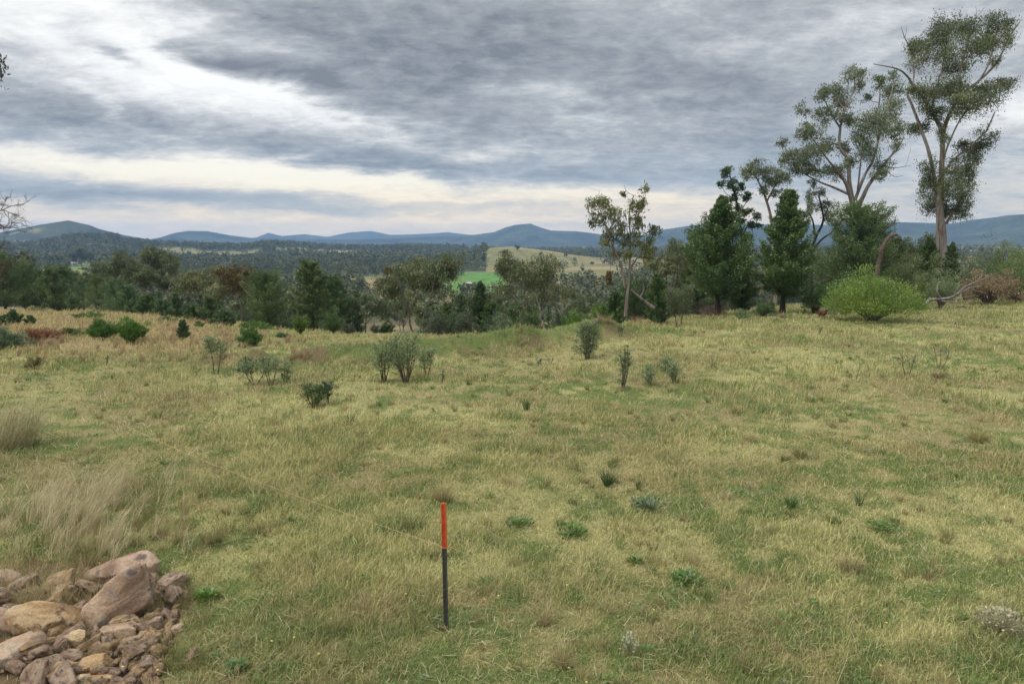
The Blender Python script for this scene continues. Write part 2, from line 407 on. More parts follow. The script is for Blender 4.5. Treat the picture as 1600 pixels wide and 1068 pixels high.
def near_col(v):
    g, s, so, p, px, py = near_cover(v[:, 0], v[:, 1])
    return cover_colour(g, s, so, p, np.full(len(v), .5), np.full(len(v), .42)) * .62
def far_col(v):
    x, y, z = v.T
    f, pad, px, py = region_far(x, y, z); d = np.hypot(x, y)
    n = fbm(x / 40, y / 40, 4, 121); n2 = fbm(x / 140, y / 140, 3, 131)
    past = C3(.25, .20, .10) + (C3(.17, .16, .07) - C3(.25, .20, .10)) * sst(n2, .35, .65)[:, None]
    past = past * (.75 + .5 * n)[:, None]
    c = past + (C3(.095, .20, .045) - past) * pad[:, None]
    fl = C3(.040, .047, .024) * (.4 + .6 * n + .8 * sst(n2, .35, .65))[:, None]
    ff = f[:, None]
    c = c + (fl - c) * sst(ff, .3, .75)
    slope = sst(d, 60, 130)[:, None]
    dry = C3(.17, .14, .07) * (.6 + .8 * n)[:, None]
    return np.where(d[:, None] < 300, dry * (1 - sst(d, 200, 300))[:, None] + c * sst(d, 200, 300)[:, None], c)
def ground_mat(scale, bump):
    def f(nt, o):
        at = nt.new('ShaderNodeAttribute', attribute_name='tint'); geo = nt.new('ShaderNodeNewGeometry')
        n = nt.noise(geo.outputs['Position'], scale, 6, .65)
        k = nt.m('MULTIPLY_ADD', n, 1.3 if scale > 1 else 2.2, .35 if scale > 1 else -.1, clamp=False); k = nt.m('MAXIMUM', k, .15)
        c = nt.mix(1.0, at.outputs['Color'], nt.xyz(k, k, k), 'MULTIPLY')
        b = nt.new('ShaderNodeBsdfPrincipled'); nt.l.new(c, b.inputs['Base Color']); b.inputs['Roughness'].default_value = .95
        b.inputs['Specular IOR Level'].default_value = .1
        bp = nt.new('ShaderNodeBump'); bp.inputs['Strength'].default_value = .8; bp.inputs['Distance'].default_value = bump
        nt.l.new(n, bp.inputs['Height']); nt.l.new(bp.outputs[0], b.inputs['Normal']); nt.l.new(b.outputs[0], o.inputs[0])
    return f
M_GROUND = material('turf_soil', ground_mat(28, .03)); M_VALLEY = material('valley_ground', ground_mat(.12, 3.0)); M_HILLS = material('hill_forest', ground_mat(.020, 45.0))
R0 = np.concatenate([np.geomspace(.5, 4, 8), np.geomspace(4, 85, 330)[1:]])
R1 = np.geomspace(85, 2600, 330); R2 = np.geomspace(2600, 7300, 170)
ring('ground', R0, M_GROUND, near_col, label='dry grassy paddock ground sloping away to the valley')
ring('valley_terrain', R1, M_VALLEY, far_col, label='valley pastures and wooded ridges below the paddock')
ring('hills', R2, M_HILLS, far_col, label='blue forested mountain ranges along the horizon')
# ------------------------------------------------------------------ bark and wood
def bark(name, stops, scale, stretch=6, bump=.02):
    def f(nt, o):
        tc = nt.new('ShaderNodeTexCoord'); mp = nt.new('ShaderNodeMapping'); mp.inputs['Scale'].default_value = (1, 1, 1 / stretch)
        nt.l.new(tc.outputs['Object'], mp.inputs[0])
        n = nt.noise(mp.outputs[0], scale, 5, .6, .6)
        c = nt.ramp(n, stops)
        b = nt.new('ShaderNodeBsdfPrincipled'); nt.l.new(c, b.inputs['Base Color']); b.inputs['Roughness'].default_value = .9
        b.inputs['Specular IOR Level'].default_value = .15
        bp = nt.new('ShaderNodeBump'); bp.inputs['Strength'].default_value = .7; bp.inputs['Distance'].default_value = bump
        nt.l.new(n, bp.inputs['Height']); nt.l.new(bp.outputs[0], b.inputs['Normal']); nt.l.new(b.outputs[0], o.inputs[0])
    return material(name, f)
B_GUM = bark('gum_bark', [(.25, (.07, .048, .038)), (.42, (.18, .130, .105)), (.55, (.265, .235, .21)), (.75, (.37, .35, .33))], 4.2, 7)
B_GREY = bark('grey_bark', [(.25, (.07, .055, .045)), (.5, (.16, .13, .11)), (.75, (.27, .24, .21))], 5, 6)
B_DARK = bark('dark_furrowed_bark', [(.3, (.012, .010, .009)), (.55, (.04, .032, .027)), (.8, (.085, .07, .06))], 9, 8)
B_DEAD = bark('weathered_dead_wood', [(.25, (.07, .058, .05)), (.5, (.17, .145, .13)), (.75, (.30, .27, .245))], 6, 8)
B_TWIG = bark('twig_bark', [(.3, (.06, .045, .035)), (.7, (.15, .115, .09))], 12, 4)

# ------------------------------------------------------------------ tubes
class Tubes:
    def __init__(s): s.v = []; s.q = []; s.n = 0
    def add(s, pts, rad, sides=7, wob=0.0, r=None):
        pts = np.asarray(pts, float); m = len(pts)
        rad = np.asarray(rad, float) if np.ndim(rad) else np.linspace(rad, rad, m)
        tg = np.gradient(pts, axis=0); tg /= np.linalg.norm(tg, axis=1, keepdims=True) + 1e-9
        ref = np.where(np.abs(tg[:, 2:3]) > .9, np.array([[1., 0, 0]]), np.array([[0, 0, 1.]]))
        ref = np.repeat(ref[:1], m, 0)
        a = np.cross(tg, ref); a /= np.linalg.norm(a, axis=1, keepdims=True) + 1e-9
        b = np.cross(tg, a)
        th = np.linspace(0, 2 * np.pi, sides, endpoint=False)
        rr = rad[:, None] * np.ones(sides)[None]
        if wob and r is not None: rr = rr * (1 + wob * (r.random((m, sides)) - .5))
        v = pts[:, None] + rr[..., None] * (np.cos(th)[None, :, None] * a[:, None] + np.sin(th)[None, :, None] * b[:, None])
        i = np.arange(m - 1)[:, None] * sides + s.n; j = np.arange(sides)[None]; jn = (j + 1) % sides
        s.q.append(np.stack([i + j, i + jn, i + sides + jn, i + sides + j], -1).reshape(-1, 4))
        s.v.append(v.reshape(-1, 3)); s.n += m * sides
    def mesh(s, name): return raw_mesh(name, np.vstack(s.v), np.vstack(s.q), smooth=True)
def curve(p0, p1, bend, r, n=6):
    t_ = np.linspace(0, 1, n)[:, None]; L = np.linalg.norm(p1 - p0)
    off = r.normal(size=3) * bend * L; off2 = r.normal(size=(n, 3)) * bend * .25 * L
    return p0 + (p1 - p0) * t_ + off * (4 * t_ * (1 - t_)) * .5 + off2 * np.sin(np.pi * t_)
def resample(pts, n):
    pts = np.asarray(pts, float); L = np.concatenate([[0], np.cumsum(np.linalg.norm(np.diff(pts, axis=0), axis=1))])
    # smooth through the points with Catmull-Rom
    P_ = np.vstack([2 * pts[0] - pts[1], pts, 2 * pts[-1] - pts[-2]]); outp = []
    for q in np.linspace(0, len(pts) - 1, n):
        i = min(int(q), len(pts) - 2); u = q - i; a, b, c, d = P_[i:i + 4]
        outp.append(.5 * (2 * b + (c - a) * u + (2 * a - 5 * b + 4 * c - d) * u * u + (3 * b - a - 3 * c + d) * u ** 3))
    return np.array(outp)

# ------------------------------------------------------------------ leaves
class Leaves:
    def __init__(s): s.v = []; s.c = []
    def add(s, c, d, L, Wd, col, r, flat=None, fz=.35):
        n = len(c); d = d / (np.linalg.norm(d, axis=1, keepdims=True) + 1e-9)
        ref = r.normal(size=(n, 3)) if flat is None else np.cross(d, flat + r.normal(size=(n, 3)) * fz)
        sd_ = np.cross(d, ref) if flat is None else ref
        sd_ /= np.linalg.norm(sd_, axis=1, keepdims=True) + 1e-9
        L = np.broadcast_to(L, n)[:, None]; Wd = np.broadcast_to(Wd, n)[:, None]
        s.v.append(np.stack([c - d * L * .5, c + sd_ * Wd * .5, c + d * L * .5, c - sd_ * Wd * .5], 1).reshape(-1, 3))
        s.c.append(np.repeat(col, 4, 0))
    def mesh(s, name):
        v_ = np.vstack(s.v); return raw_mesh(name, v_, np.arange(len(v_)).reshape(-1, 4), col=np.vstack(s.c))
def tint(n, base, alt, r, spread=.35, clump=None):
    base, alt = np.array(base), np.array(alt)
    m = r.random((n, 1)) if clump is None else np.clip(clump[:, None] + .35 * (r.random((n, 1)) - .5), 0, 1)
    c = base + (alt - base) * m
    return np.clip(c * (1 + spread * 2 * (r.random((n, 1)) - .5)), .004, .9)
def ball(n, r, hollow=.35):
    d = r.normal(size=(n, 3)); d /= np.linalg.norm(d, axis=1, keepdims=True)
    return d * (hollow + (1 - hollow) * r.random((n, 1))) ** .6

GUM = dict(base=(.055, .080, .030), alt=(.175, .195, .076), L=.17, W=.05)
GUM_GREY = dict(base=(.066, .096, .044), alt=(.190, .222, .108), L=.17, W=.05)
GUM_OLIVE = dict(base=(.070, .096, .030), alt=(.215, .225, .084), L=.17, W=.05)
CYP = dict(base=(.042, .088, .022), alt=(.125, .195, .048))
CYP_DEEP = dict(base=(.055, .100, .030), alt=(.165, .225, .070))
CYP_BLUE = dict(base=(.056, .112, .040), alt=(.160, .240, .082))

# ------------------------------------------------------------------ gum tree from limbs + clumps (both in metres from the base)
def gum_meshes(limbs, clumps, style, r, dens=1.0, twig=True, droop=.75, nmax=4000):
    tb = Tubes(); lv = Leaves(); nodes = []; nrad = []
    for pts, r0, r1 in limbs:
        p = resample(pts, max(6, 4 * len(pts))); rad = np.linspace(r0, r1, len(p)) * (1 + .10 * (r.random(len(p)) - .5))
        tb.add(p, rad, 9 if r0 > .08 else 6, .12, r); nodes.append(p); nrad.append(rad)
    nodes = np.vstack(nodes); nrad = np.concatenate(nrad)
    for cx, cy_, cz, rx, rz in clumps:
        c = np.array([cx, cy_, cz])
        d = np.linalg.norm(nodes - c, axis=1) + np.maximum(nodes[:, 2] - (cz - .2 * rz), 0) * 1.5 + (nodes[:, 2] < .25 * c[2]) * 3
        k = int(np.argmin(d)); p0 = nodes[k]; rr = min(nrad[k] * .75, .05 + .012 * d[k])
        end = c + np.array([0, 0, -.15 * rz])
        br = curve(p0, end, .13, r, 7); tb.add(br, np.linspace(rr, .016, 7), 5)
        cl = r.random()
        vol = rx * rx * rz; nsub = int(np.clip(9 + 9 * vol, 10, 26))
        sub = c + ball(nsub, r, .25) * np.array([rx, rx, rz]) * .92
        tot = dens * 1750 * (vol ** .70); wts = r.random(nsub) ** 1.5 + .15; wts /= wts.sum()
        for q, wt in zip(sub, wts):
            per = int(np.clip(tot * wt, 8, nmax / 4))
            if twig: tb.add(curve(br[4], q, .16, r, 4), np.linspace(.014, .005, 4), 3)
            sz = .20 + .26 * (wt * nsub) ** .4
            g_ = r.normal(size=(per, 3)) * .52; g_[:, 2] -= .3 * np.abs(g_[:, 2])
            pos = q + g_ * np.array([rx, rx, rz * 1.05]) * sz
            dr = r.normal(size=(per, 3)) * .55 + r.normal(size=3) * .35; dr[:, 2] -= droop * 1.4; nv = (q - c) / (np.linalg.norm(q - c) + .01) + np.array([0, 0, .55]) + r.normal(size=3) * .45
            s_ = style['L'] * (.65 + .7 * r.random(per))
            cc = np.full(per, np.clip(.15 + .55 * cl + .45 * (r.random() - .3), 0, 1))
            lv.add(pos, dr, s_, s_ * style['W'] / style['L'] * 1.15, tint(per, style['base'], style['alt'], r, .20, cc), r, nv, .55)
    return tb, lv
def gum_generic(h, w, r, bare=.30, n=None, lean=0., stems=1):
    """limbs and clumps for an ordinary spreading gum"""
    limbs = []; clumps = []; tips = []
    for sidx in range(stems):
        th = r.random() * 6.28; off = np.array([math.cos(th), math.sin(th), 0]) * (.04 * w if stems > 1 else 0)
        fork = h * bare * (.85 + .3 * r.random())
        top = off * 3 + np.array([lean * fork + r.normal() * .04 * h, r.normal() * .04 * h, fork])
        r0 = .021 * h / math.sqrt(stems) * (.8 + .3 * r.random())
        limbs.append((np.array([off, off * 1.3 + (top - off) * .5 + r.normal(size=3) * .015 * h, top]), r0, r0 * .72))
        nl = r.integers(3, 5) if stems == 1 else r.integers(2, 4)
        for i in range(nl):
            a = i * 6.283 / nl + r.normal() * .35 + th; reach = w * (.26 + .2 * r.random()); hh = h * (.72 + .22 * r.random())
            e = top + np.array([math.cos(a) * reach, math.sin(a) * reach, hh - fork])
            m = top + (e - top) * .45 + np.array([math.cos(a), math.sin(a), 0]) * reach * .12 + r.normal(size=3) * .03 * h
            limbs.append((np.array([top, m, e]), r0 * .55, r0 * .16)); tips.append((m, e))
            if r.random() < .8:
                a2 = a + r.normal() * .9; e2 = m + np.array([math.cos(a2) * reach * .7, math.sin(a2) * reach * .7, h * (.08 + .2 * r.random())])
                limbs.append((np.array([m, (m + e2) / 2 + r.normal(size=3) * .02 * h, e2]), r0 * .3, r0 * .12)); tips.append((m, e2))
    n = n or int(22 + h)
    for i in range(n):
        m, e = tips[r.integers(len(tips))]; q = m + (e - m) * (.35 + .75 * r.random())
        c = q + r.normal(size=3) * np.array([.10 * w, .10 * w, .06 * h]); c[2] = min(max(c[2], h * (bare + .06)), h * .97)
        hv = math.hypot(c[0], c[1]); lim = .5 * w
        if hv > lim: c[:2] *= lim / hv
        rx = w * (.10 + .06 * r.random()); clumps.append((c[0], c[1], c[2], rx, rx * (.7 + .35 * r.random())))
    return limbs, clumps

# ------------------------------------------------------------------ cypress pine: dark straight trunk, upswept feathery sprays
def cypress_meshes(h, w, r, style, clear=.08, shape=.8, n=150, per=110, top_round=.5, leaf=.13, gap=.0):
    tb = Tubes(); lv = Leaves()
    bend = r.normal(size=2) * .012 * h
    tp = np.array([[bend[0] * math.sin(z * 3.1), bend[1] * math.sin(z * 2.7), z * h] for z in np.linspace(0, 1, 9)])
    r0 = .0185 * h + .03
    rad = np.linspace(r0, .015, 9); rad[0] *= 1.25
    tb.add(tp, rad, 9, .15, r)
    lob = r.random(7) * 6.28
    n = int(n * .95)
    for i in range(n):
        f = (i + r.random()) / n; f = f ** .92
        z = clear + (1 - clear) * f
        env = min(1.0, (f / .16) ** .7 * .6 + .4) * (max(1 - f, 0) ** shape * (1 - top_round * .25) + .06 + top_round * .10 * (1 - f))
        a = i * 2.39996 + r.normal() * .4
        env *= 1 + .22 * math.sin(2 * a + lob[int(f * 6.9)]) + .38 * (r.random() - .5)
        L = w * .53 * env
        if r.random() < gap: continue
        base = np.array([np.interp(z * h, tp[:, 2], tp[:, 0]), np.interp(z * h, tp[:, 2], tp[:, 1]), max(z * h - .30 * L, .05 * h)])
        dirv = np.array([math.cos(a), math.sin(a), .55 + .5 * f + .25 * r.normal()])
        e = base + dirv * L
        if L > .25 and i % 2 == 0: tb.add(curve(base, e, .07, r, 4), np.linspace(.011 * h ** .5, .006, 4), 4)
        m = int(per * 3.0 * (.45 + .75 * env) * (.7 + .6 * r.random()))
        uu = .12 + .90 * r.random(m) ** .72
        cl = r.random()
        rad_ = (.084 * w * (.5 + .7 * env)) * (.6 + .5 * np.sin(np.pi * np.clip(uu, 0, 1)))
        pos = base + dirv * L * uu[:, None] + ball(m, r, .1) * rad_[:, None] * np.array([1, 1, .75])
        dd = np.array([math.cos(a) * .55, math.sin(a) * .55, .75]) + r.normal(size=(m, 3)) * .55
        l = leaf * .88 * (.6 + .8 * r.random(m))
        lv.add(pos, dd, l, l * .42, tint(m, style['base'], style['alt'], r, .28, np.full(m, np.clip(.1 + .7 * cl, 0, 1))), r, np.array([math.cos(a), math.sin(a), .75]) + r.normal(size=3) * .3, 1.0)
    return tb, lv

# ------------------------------------------------------------------ rounded shrub of many stems
def shrub_meshes(h, w, r, base, alt, leaf=.09, lw=.3, n=70, per=90, stems=7, low=.12, spiky=.3, up=.5, flat=.0, dome=1.0):
    tb = Tubes(); lv = Leaves()
    for i in range(n):
        a = r.random() * 6.283; el = math.asin(min(1, (low + (1 - low) * r.random()) ** (1 / 1.15)))
        rr = (.44 + .60 * r.random()) * (1 + .16 * math.sin(3 * a + h) + .12 * math.sin(5 * a))
        c = np.array([math.cos(a) * math.cos(el) ** dome * w * .5 * rr, math.sin(a) * math.cos(el) ** dome * w * .5 * rr, h * (.10 + .86 * math.sin(el) * rr)])
        if i < stems * 3:
            s0 = np.array([r.normal() * .03 * w, r.normal() * .03 * w, 0]); mid = s0 + (c - s0) * .5 + np.array([0, 0, .08 * h])
            tb.add(resample([s0, mid, c], 6), np.linspace(.018 * h + .006, .004, 6), 5)
        cr = (.07 + .09 * r.random()) * w
        ps = ball(per, r, .1); pos = c + ps * np.array([cr, cr, cr * .75 * min(1.6, h / w + .45)])
        pos[:, 2] = np.maximum(pos[:, 2], .02)
        dd = ps * .8 + np.array([0, 0, up]) + (c / (np.linalg.norm(c) + .01)) * .5 + r.normal(size=(per, 3)) * .4
        l = leaf * (.6 + .8 * r.random(per)); cl = r.random()
        lv.add(pos, dd, l, l * lw, tint(per, base, alt, r, .3, np.full(per, np.clip(.1 + .8 * cl, 0, 1))), r)
    return tb, lv

# ------------------------------------------------------------------ thin sapling (olive-like), several upright stems
def sapling_meshes(h, w, r, base, alt, stems=3, leaf=.05, n=45, per=26, bare=.25, spread=.5, lw=.38):
    tb = Tubes(); lv = Leaves(); ends = []
    for i in range(stems):
        a = i * 6.283 / stems + r.normal() * .4
        s0 = np.array([math.cos(a), math.sin(a), 0]) * .05 * w * (stems > 1)
        e = np.array([math.cos(a) * w * spread * .5, math.sin(a) * w * spread * .5, h * (.78 + .2 * r.random())])
        p = resample([s0, s0 + (e - s0) * .5 + r.normal(size=3) * .05 * h * np.array([1, 1, .2]), e], 8)
        tb.add(p, np.linspace(.010 * h + .006, .004, 8), 5, .1, r); ends.append(p)
    leaf = leaf * .9
    for i in range(n):
        p = ends[r.integers(len(ends))]; k = bare + (1 - bare) * r.random() ** .8
        b = p[min(int(k * 7), 7)]
        a = r.random() * 6.283; L = w * .32 * (.4 + .8 * r.random()) * (1.15 - .6 * k)
        e = b + np.array([math.cos(a) * L, math.sin(a) * L, L * (.4 + .7 * r.random())])
        tw = curve(b, e, .08, r, 4); tb.add(tw, np.linspace(.005, .002, 4), 3)
        u = r.random((per, 1)) ** .7; pos = b + (e - b) * (.25 + .85 * u) + r.normal(size=(per, 3)) * .05 * w
        dd = (e - b) / (L + .01) * .6 + r.normal(size=(per, 3)) * .7 + np.array([0, 0, .25])
        l = leaf * (.6 + .8 * r.random(per)); cl = r.random()
        lv.add(pos, dd, l, l * lw, tint(per, base, alt, r, .3, np.full(per, cl)), r)
    return tb, lv

def plant(name, B, tb, lv, barkm, label, cat='tree', group=None, crown='crown', trunk='trunk', rot=0., leafm=None):
    e = empty(name, tuple(B), label, cat, group); e.rotation_euler = (0, 0, rot)
    if tb is not None and tb.n: link(trunk, tb.mesh(trunk), barkm, e)
    if lv is not None and lv.v: link(crown, lv.mesh(crown), leafm or M_LEAF, e)
    return e
def copy_plant(src, B, label, scale=(1, 1, 1), rot=0., group=None, name=None):
    c = src.copy(); COL.objects.link(c); c.location = tuple(B); c.rotation_euler = (0, 0, rot); c.scale = scale
    if name: c.name = name
    c['label'] = label
    if group: c['group'] = group
    elif 'group' in c: del c['group']
    for ch in src.children:
        k = ch.copy(); COL.objects.link(k); k.parent = c
    return c
def height_to(px, py_top, B):
    """height of something standing at B whose top shows at photo row py_top"""
    return max(at_y(px, py_top, B[1])[2] - B[2], .2)
def width_px(n, B): return n / K * math.hypot(B[0], B[1], B[2] - 3.6)
# ------------------------------------------------------------------ the big gums of the rise, limb by limb
def traced_gum(name, B, label, limbs_px, clumps_px, style, seed, dens=1.0, barkm=B_GUM, droop=.75, cat='tree', spread=1.0, dead=()):
    r = np.random.default_rng(seed); Yd = B[1]; nodes = []; limbs = []
    def P3(px, py, dy): return at_y(px, py, Yd + dy) - B
    def depth_at(px, py):
        if not nodes: return 0.
        return min(nodes, key=lambda n: (n[0] - px) ** 2 + (n[1] - py) ** 2)[2]
    def trace(pts, r0, r1, dd):
        d0 = depth_at(*pts[0]); n = len(pts); out_ = []
        for i, (a, b) in enumerate(pts):
            dy = d0 + dd * (i / max(n - 1, 1)); nodes.append((a, b, dy)); out_.append(P3(a, b, dy))
            if i:
                a0, b0 = pts[i - 1]; dp = d0 + dd * ((i - .5) / (n - 1)); nodes.append(((a + a0) / 2, (b + b0) / 2, dp))
        return np.array(out_), r0 * .62 * Yd / K, r1 * .62 * Yd / K
    for pts, r0, r1, dd in limbs_px: limbs.append(trace(pts, r0, r1, dd))
    clumps = []
    for px, py, rx, ry in clumps_px:
        m = rx * Yd / K; dy = depth_at(px, py) + r.normal() * m * 1.1 * spread
        c = P3(px, py, dy); clumps.append((c[0], c[1], c[2], m * 1.14, ry * Yd / K * 1.10))
    tb, lv = gum_meshes(limbs, clumps, style, r, dens, droop=droop)
    e = plant(name, B, tb, lv, barkm, label, cat)
    for pts, r0, r1, dd in dead:
        db = Tubes(); p, a, b = trace(pts, r0, r1, dd); db.add(resample(p, 4 * len(p)), np.linspace(a, b, 4 * len(p)), 6, .2, r)
        k = p[len(p) // 2]; db.add(curve(k, k + r.normal(size=3) * .4 + np.array([0, 0, .6]), .1, r, 5), np.linspace(b * 1.3, .01, 5), 4)
        link('dead_branch', db.mesh('dead_branch'), B_DEAD, e)
    return e

B = ground_y(1470, 60)
tall_gum = traced_gum('gum_tree', B, 'tallest gum tree on the rise, forked pinkish trunk, bare dead twigs at its top',
    [([(1474, 486), (1474, 440), (1474, 375), (1470, 330), (1470, 290)], 8.8, 6.6, 0),
     ([(1463, 486), (1464, 430), (1465, 375), (1466, 335), (1464, 300), (1452, 240), (1440, 205), (1425, 165), (1418, 150)], 6.5, 2.5, 1.2),
     ([(1470, 300), (1472, 250), (1473, 205)], 6.6, 5, 0),
     ([(1473, 207), (1458, 178), (1440, 150), (1426, 132), (1420, 122)], 5, 2.5, -.8),
     ([(1473, 207), (1485, 175), (1503, 148), (1530, 126), (1558, 97), (1578, 55), (1590, 38)], 5, 1.2, 1.0),
     ([(1503, 148), (1500, 110), (1512, 70), (1516, 45)], 3, 1, -1.2),
     ([(1426, 132), (1428, 110), (1424, 78)], 2.2, 1, .4),
     ([(1455, 175), (1462, 140), (1475, 95), (1480, 50)], 3, 1, 1.4),
     ([(1530, 126), (1545, 100), (1555, 60), (1562, 35)], 2.2, .8, -.9),
     ([(1478, 350), (1490, 330), (1508, 305), (1516, 295)], 3.5, 1.5, -1.2),
     ([(1472, 255), (1482, 225), (1505, 180), (1535, 160)], 2.8, 1, -1.4),
     ([(1473, 270), (1495, 245), (1520, 225), (1541, 205)], 3.0, 1.8, .8)],
    [(1440, 85, 20, 20), (1428, 72, 14, 12), (1482, 42, 22, 18), (1464, 52, 14, 18), (1470, 80, 14, 22), (1515, 42, 18, 12), (1512, 72, 24, 20), (1560, 36, 20, 16),
     (1566, 60, 16, 16), (1540, 62, 18, 16), (1490, 98, 20, 18), (1455, 140, 26, 20), (1432, 142, 12, 10), (1490, 136, 22, 18), (1502, 165, 30, 16), (1530, 150, 26, 16),
     (1562, 134, 18, 13), (1450, 168, 16, 10), (1432, 200, 18, 11), (1460, 185, 12, 14), (1540, 215, 14, 18), (1522, 243, 16, 16), (1502, 232, 12, 14), (1552, 95, 9, 9),
     (1453, 262, 14, 18), (1450, 290, 15, 18), (1458, 318, 18, 18), (1500, 265, 18, 22), (1508, 300, 14, 20), (1492, 335, 18, 10), (1486, 285, 18, 24), (1505, 320, 12, 12),
     (1470, 300, 14, 20), (1515, 275, 10, 16), (1480, 325, 14, 12), (1530, 228, 12, 10), (1480, 210, 12, 12)],
    GUM, 3, .9,
    dead=[([(1420, 122), (1410, 112), (1396, 106), (1380, 103), (1364, 100)], 2.4, .7, -.6), ([(1424, 78), (1414, 60), (1408, 42)], 1.6, .5, .2),
          ([(1516, 45), (1526, 28), (1538, 12)], 1.2, .4, 0), ([(1541, 205), (1548, 190), (1554, 176)], 2.2, 1.4, .2), ([(1578, 55), (1590, 40), (1596, 30)], 1.3, .5, 0)])
# sprays of leaves grown from the lower trunk are part of the crown above; shreds of bark hang in the fork
B = ground_y(1338, 56)
traced_gum('gum_tree', B, 'broad spreading gum whose pale limbs fan out above a dense bushy cypress',
    [([(1338, 490), (1338, 420), (1336, 350), (1336, 322)], 11, 9, 0),
     ([(1334, 330), (1328, 305), (1320, 283), (1306, 265)], 5.5, 3, -1.0),
     ([(1333, 320), (1327, 285), (1325, 250), (1312, 230), (1313, 200), (1320, 172), (1334, 140), (1335, 115)], 5.5, 1, .8),
     ([(1325, 303), (1303, 293), (1278, 283), (1256, 270), (1238, 250)], 3.2, 1, -1.4),
     ([(1338, 330), (1348, 308), (1358, 288), (1376, 264), (1390, 246), (1404, 230), (1412, 214)], 6, 1.2, -1.0),
     ([(1336, 312), (1350, 276), (1364, 250), (1372, 220), (1380, 190), (1392, 150), (1396, 130)], 4, 1, 1.4),
     ([(1313, 200), (1300, 180), (1290, 160), (1282, 148)], 2.2, .8, -.6),
     ([(1306, 265), (1290, 245), (1276, 225), (1262, 208)], 2.4, .8, -1.0),
     ([(1372, 220), (1368, 190), (1374, 160), (1376, 130)], 2, .8, -.6),
     ([(1320, 172), (1306, 152), (1300, 140)], 1.8, .7, .6), ([(1340, 300), (1345, 250), (1350, 210)], 2.4, .9, -1.2)],
    [(1333, 116, 16, 12), (1300, 140, 17, 13), (1313, 156, 17, 15), (1281, 148, 12, 10), (1254, 170, 9, 11), (1290, 178, 16, 12), (1254, 208, 12, 12), (1222, 222, 8, 8),
     (1275, 200, 15, 12), (1268, 236, 20, 14), (1240, 246, 18, 12), (1290, 222, 18, 13), (1250, 264, 17, 11), (1300, 268, 20, 13), (1372, 128, 13, 9), (1395, 140, 16, 15),
     (1368, 183, 22, 18), (1396, 170, 17, 17), (1386, 203, 18, 13), (1345, 212, 18, 17), (1360, 238, 17, 15), (1380, 258, 14, 12), (1402, 228, 10, 9), (1356, 154, 9, 7),
     (1318, 232, 11, 11), (1372, 274, 12, 8), (1335, 190, 12, 10), (1316, 182, 13, 10), (1392, 118, 9, 8), (1330, 252, 12, 10), (1272, 262, 12, 10), (1408, 200, 9, 9), (1226, 250, 8, 8), (1340, 132, 10, 10)],
    GUM_GREY, 4, .85, dead=[([(1390, 262), (1402, 262), (1414, 260), (1425, 258)], 1.0, .3, -.4), ([(1386, 268), (1398, 276), (1412, 274)], .9, .3, .3), ([(1345, 345), (1360, 332), (1380, 328), (1392, 326)], .8, .3, .5)])
B = ground_y(977, 34.5)
gum_f = traced_gum('gum_tree', B, 'slender gum with a white side limb and open crown beside the tan slope',
    [([(977, 494), (979, 470), (982, 440), (984, 410), (985, 370), (983, 335), (990, 305)], 4.2, 1.2, 0),
     ([(977, 450), (970, 415), (960, 390), (950, 362), (940, 335), (934, 315)], 3.2, 1, -.5),
     ([(985, 420), (996, 402), (1008, 385), (1022, 368)], 2, .8, .6), ([(984, 372), (994, 345), (1003, 318), (1008, 292)], 1.8, .6, .3),
     ([(990, 305), (980, 300), (975, 290)], .8, .4, 0), ([(962, 392), (956, 410), (953, 424)], 1, .4, -.2)],
    [(926, 318, 9, 10), (942, 318, 14, 13), (938, 342, 15, 13), (956, 330, 11, 10), (950, 366, 15, 13), (966, 350, 13, 15), (990, 330, 13, 14), (1000, 314, 9, 12), (1008, 294, 7, 8),
     (974, 302, 5, 5), (1000, 348, 12, 12), (994, 374, 14, 12), (1022, 364, 11, 13), (963, 394, 11, 9), (1012, 384, 12, 11), (983, 398, 9, 9), (976, 372, 11, 12), (942, 380, 8, 8), (1005, 400, 10, 8)],
    GUM_OLIVE, 5, 1.0)
def mistletoe(parent, B, px, py, rx, ry, seed):
    r = np.random.default_rng(seed); lv = Leaves(); c = at_y(px, py, B[1] - .3) - B; m = B[1] / K
    p = c + ball(420, r, .2) * np.array([rx * m, rx * m, ry * m]); d = r.normal(size=(420, 3)) * .5; d[:, 2] -= 1
    lv.add(p, d, .16, .05, tint(420, (.16, .095, .02), (.085, .08, .02), r), r); o = link('mistletoe', lv.mesh('mistletoe'), M_LEAF, parent)
    o['label'] = 'hanging rusty yellow mistletoe clump'
mistletoe(gum_f, B, 951, 434, 5, 12, 1)
B = ground_y(1268, 55)
traced_gum('gum_tree', B, 'thin crooked gum with dark bark and small leaf tufts beside the bushy cypress',
    [([(1266, 486), (1268, 440), (1267, 400), (1274, 372), (1284, 352), (1286, 335), (1279, 305)], 5, 1.6, 0), ([(1268, 392), (1284, 374), (1300, 362), (1310, 345)], 3, 1, -.6),
     ([(1274, 372), (1270, 345), (1262, 325), (1266, 302)], 2.4, .8, .5), ([(1286, 340), (1295, 322), (1292, 308)], 1.5, .7, .3)],
    [(1290, 322, 12, 12), (1280, 300, 9, 9), (1265, 306, 8, 14), (1257, 338, 10, 11), (1270, 286, 7, 7), (1306, 345, 8, 10), (1296, 340, 10, 9), (1270, 322, 8, 8)], GUM_GREY, 6, .9, barkm=B_DARK)
B = ground_y(1205, 58)
